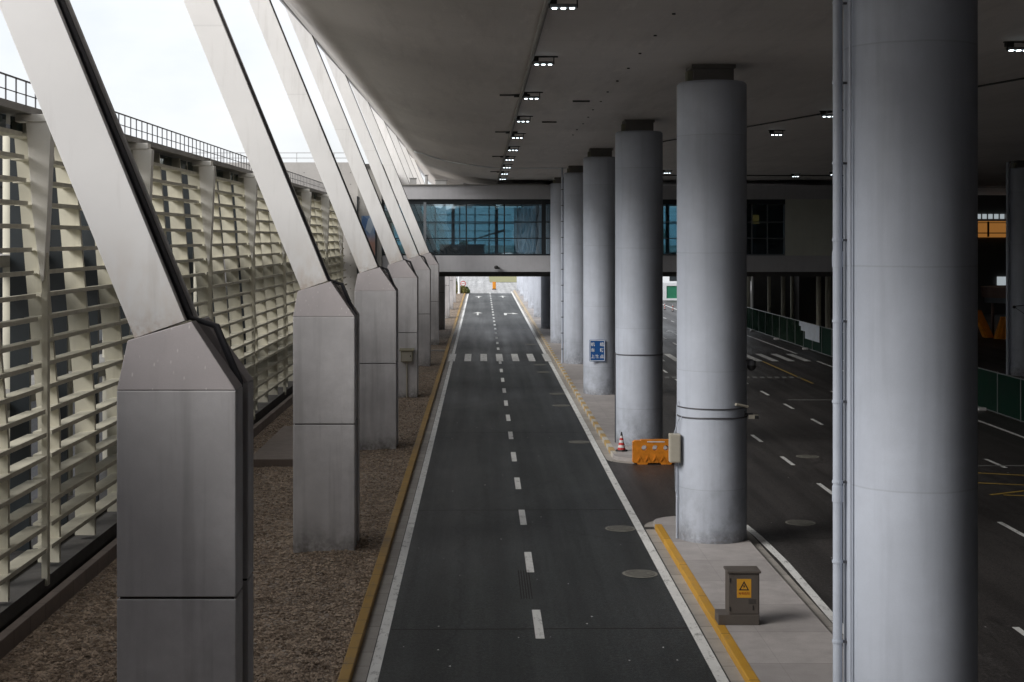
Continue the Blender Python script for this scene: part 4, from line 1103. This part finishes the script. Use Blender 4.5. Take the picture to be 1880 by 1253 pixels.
m = MB(); m.tube([(-3.27, 202.3, 7.9), (-2.8, 202.3, 8.3), (-2.0, 202.3, 8.4)], .05, 8); m.build('arm', M['sign_white'], o)
o = thing('round_sign', 'round red-rimmed white traffic sign above the far bushes', 'sign', (-2.72, 204, 0))
def disc(x, y, z, r, y1): return MB().prism(circ(x, z, r, 24), 'y', y, y1)
disc(-2.72, 204, 1.42, .40, 204.03).build('rim', M['cone_red'], o); disc(-2.72, 203.985, 1.42, .29, 203.999).build('face', M['sign_white'], o)
m = MB(); m.box(-2.95, -2.49, 203.97, 203.984, 1.385, 1.455); m.build('bar', M['cone_red'], o)
m = MB(); m.cyl(-2.72, 204.06, 0, 1.8, .03, 8); m.build('pole', M['rail_light'], o)
o = thing('orange_sign_board', 'upright orange board standing on the road beyond the bridge', 'sign board', (1.87, 220, 0))
m = MB(); m.box(1.62, 2.14, 220, 220.12, .1, 1.18); m.build('board', M['orange'], o, bevel=.03)
m = MB(); m.box(1.55, 2.2, 219.8, 220.3, 0, .1); m.build('base', M['black'], o)
m = MB()
for i in range(6): m.prism([(1.66, .2+i*.15), (2.10, .2+i*.15), (2.10, .25+i*.15), (1.66, .25+i*.15)], 'y', 219.985, 219.999)
m.build('stripe', M['sign_yellow'], o)
vg = MB()
for i in range(20):
    for j in range(8):
        x0, y0_ = 1.4+i*.9, 255+j*10; vg.rect(x0, x0+.9, y0_, y0_+10, .05)
tag(vg.build('grass_verge', M['grass']), kind='stuff')
mk = MB(); mk.rect(1.2, 8, 226, 226.5, .008); mk.rect(1.2, 8, 240, 240.4, .008); mk.rect(1.2, 9, 250, 250.5, .008); mk.rect(-.8, -.2, 255, 258, .008)
struct(mk.build('far_markings', M['edge_white']))
def tree(x, y, h, label):
    o = thing('tree', label, 'tree', (x, y, 0), 'trees beyond the far road')
    m = MB(); m.tube([(x, y, 0), (x+.1, y, h*.3), (x-.1, y, h*.6)], .22, 8)
    for k_ in range(5): a = k_*1.3; m.tube([(x, y, h*.35), (x+math.cos(a)*h*.2, y+math.sin(a)*h*.2, h*.7)], .08, 6)
    m.build('trunk', M['trunk'], o)
    m = MB()
    for k_ in range(9):
        a = random.uniform(0, 6.28); rr = h*.2*random.random()
        leaf_cloud(m, (x+math.cos(a)*rr, y+math.sin(a)*rr, h*random.uniform(.45, .9)), (h*.2, h*.2, h*.14), 260, .34)
    m.build('crown', M['leaf_tree'], o)
for i, (x, y, h) in enumerate(((-14, 330, 8), (-5, 360, 7), (11, 350, 6.5), (22, 335, 9), (40, 330, 10), (56, 350, 10))):
    tree(x, y, h, 'leafy green tree far beyond the bridge, %s from the left' % ORD[i])

# ------------------------------------------------------------------ ceiling lights
def ceiling_light(x, y, label):
    o = thing('ceiling_light', label, 'ceiling light', (x, y, 12.3), 'floodlights under the canopy')
    m = MB(); m.box(x-.24, x+.24, y-.06, y+.16, 12.30, 12.37); m.build('housing', M['led_body'], o, bevel=.01)
    m = MB()
    for s in (-1, 1): m.box(x+s*.26-.012, x+s*.26+.012, y-.03, y+.03, 12.3, 12.49)
    m.box(x-.34, x+.36, y-.04, y+.04, 12.47, 12.5); m.box(x-.3, x-.12, y-.05, y+.08, 12.38, 12.47)
    m.build('bracket', M['black'], o)
    for k_ in (-1, 0, 1):
        m = MB(); m.box(x+k_*.165-.042, x+k_*.165+.042, y-.05, y+.05, 12.284, 12.298); m.build('led', M['led'], o)
    return o
l0 = ceiling_light(1.52, 26.6, 'nearest floodlight beside the ceiling pipe, at the top edge')
for i in range(1, 10):
    copy_tree(l0, (1.52, 26.6+8.65*i, 12.3), '%s floodlight from the camera in the row along the ceiling pipe' % ORD[i])
r2 = [('floodlight at the far right, past the right side of the nearest column', 32.6), ('floodlight just left of the nearest column near the ceiling conduit', 50.4),
      ('floodlight right of the cable-ringed column, below the ceiling conduit', 59.4), ('floodlight in the gap between the ringed column and the one behind the barrier', 94.5)]
for l, y in r2: copy_tree(l0, (12.3, y, 12.3), l)
for l, x, y in (('small far floodlight above the dark bridge window', 22.0, 99.8), ('small far floodlight above the blank bridge wall', 24.0, 97)): copy_tree(l0, (x, y, 12.3), l)

# ------------------------------------------------------------------ building the view is taken from, plus unseen masses added to shade the near left
m = MB(); m.box(-14, 75, -14, -.8, 4.9, 6.6); m.box(-14, 75, -14, -.8, 10.9, 12.4); m.box(-14, -7, -1.6, -.8, 6.6, 10.9); m.box(-14, -4.5, -14, -.8, 0, 4.9); m.box(-14, -9.4, -.8, 22, -.02, 10.4); m.box(-14, -4.5, -.79, 5, 11.6, 12.4); m.box(-9, 75, -14, -13.6, 6.6, 10.9); m.box(5, 75, -14.5, -14, 0, 5.3)
struct(m.build('overpass_and_shade_masses', M['bridge']))
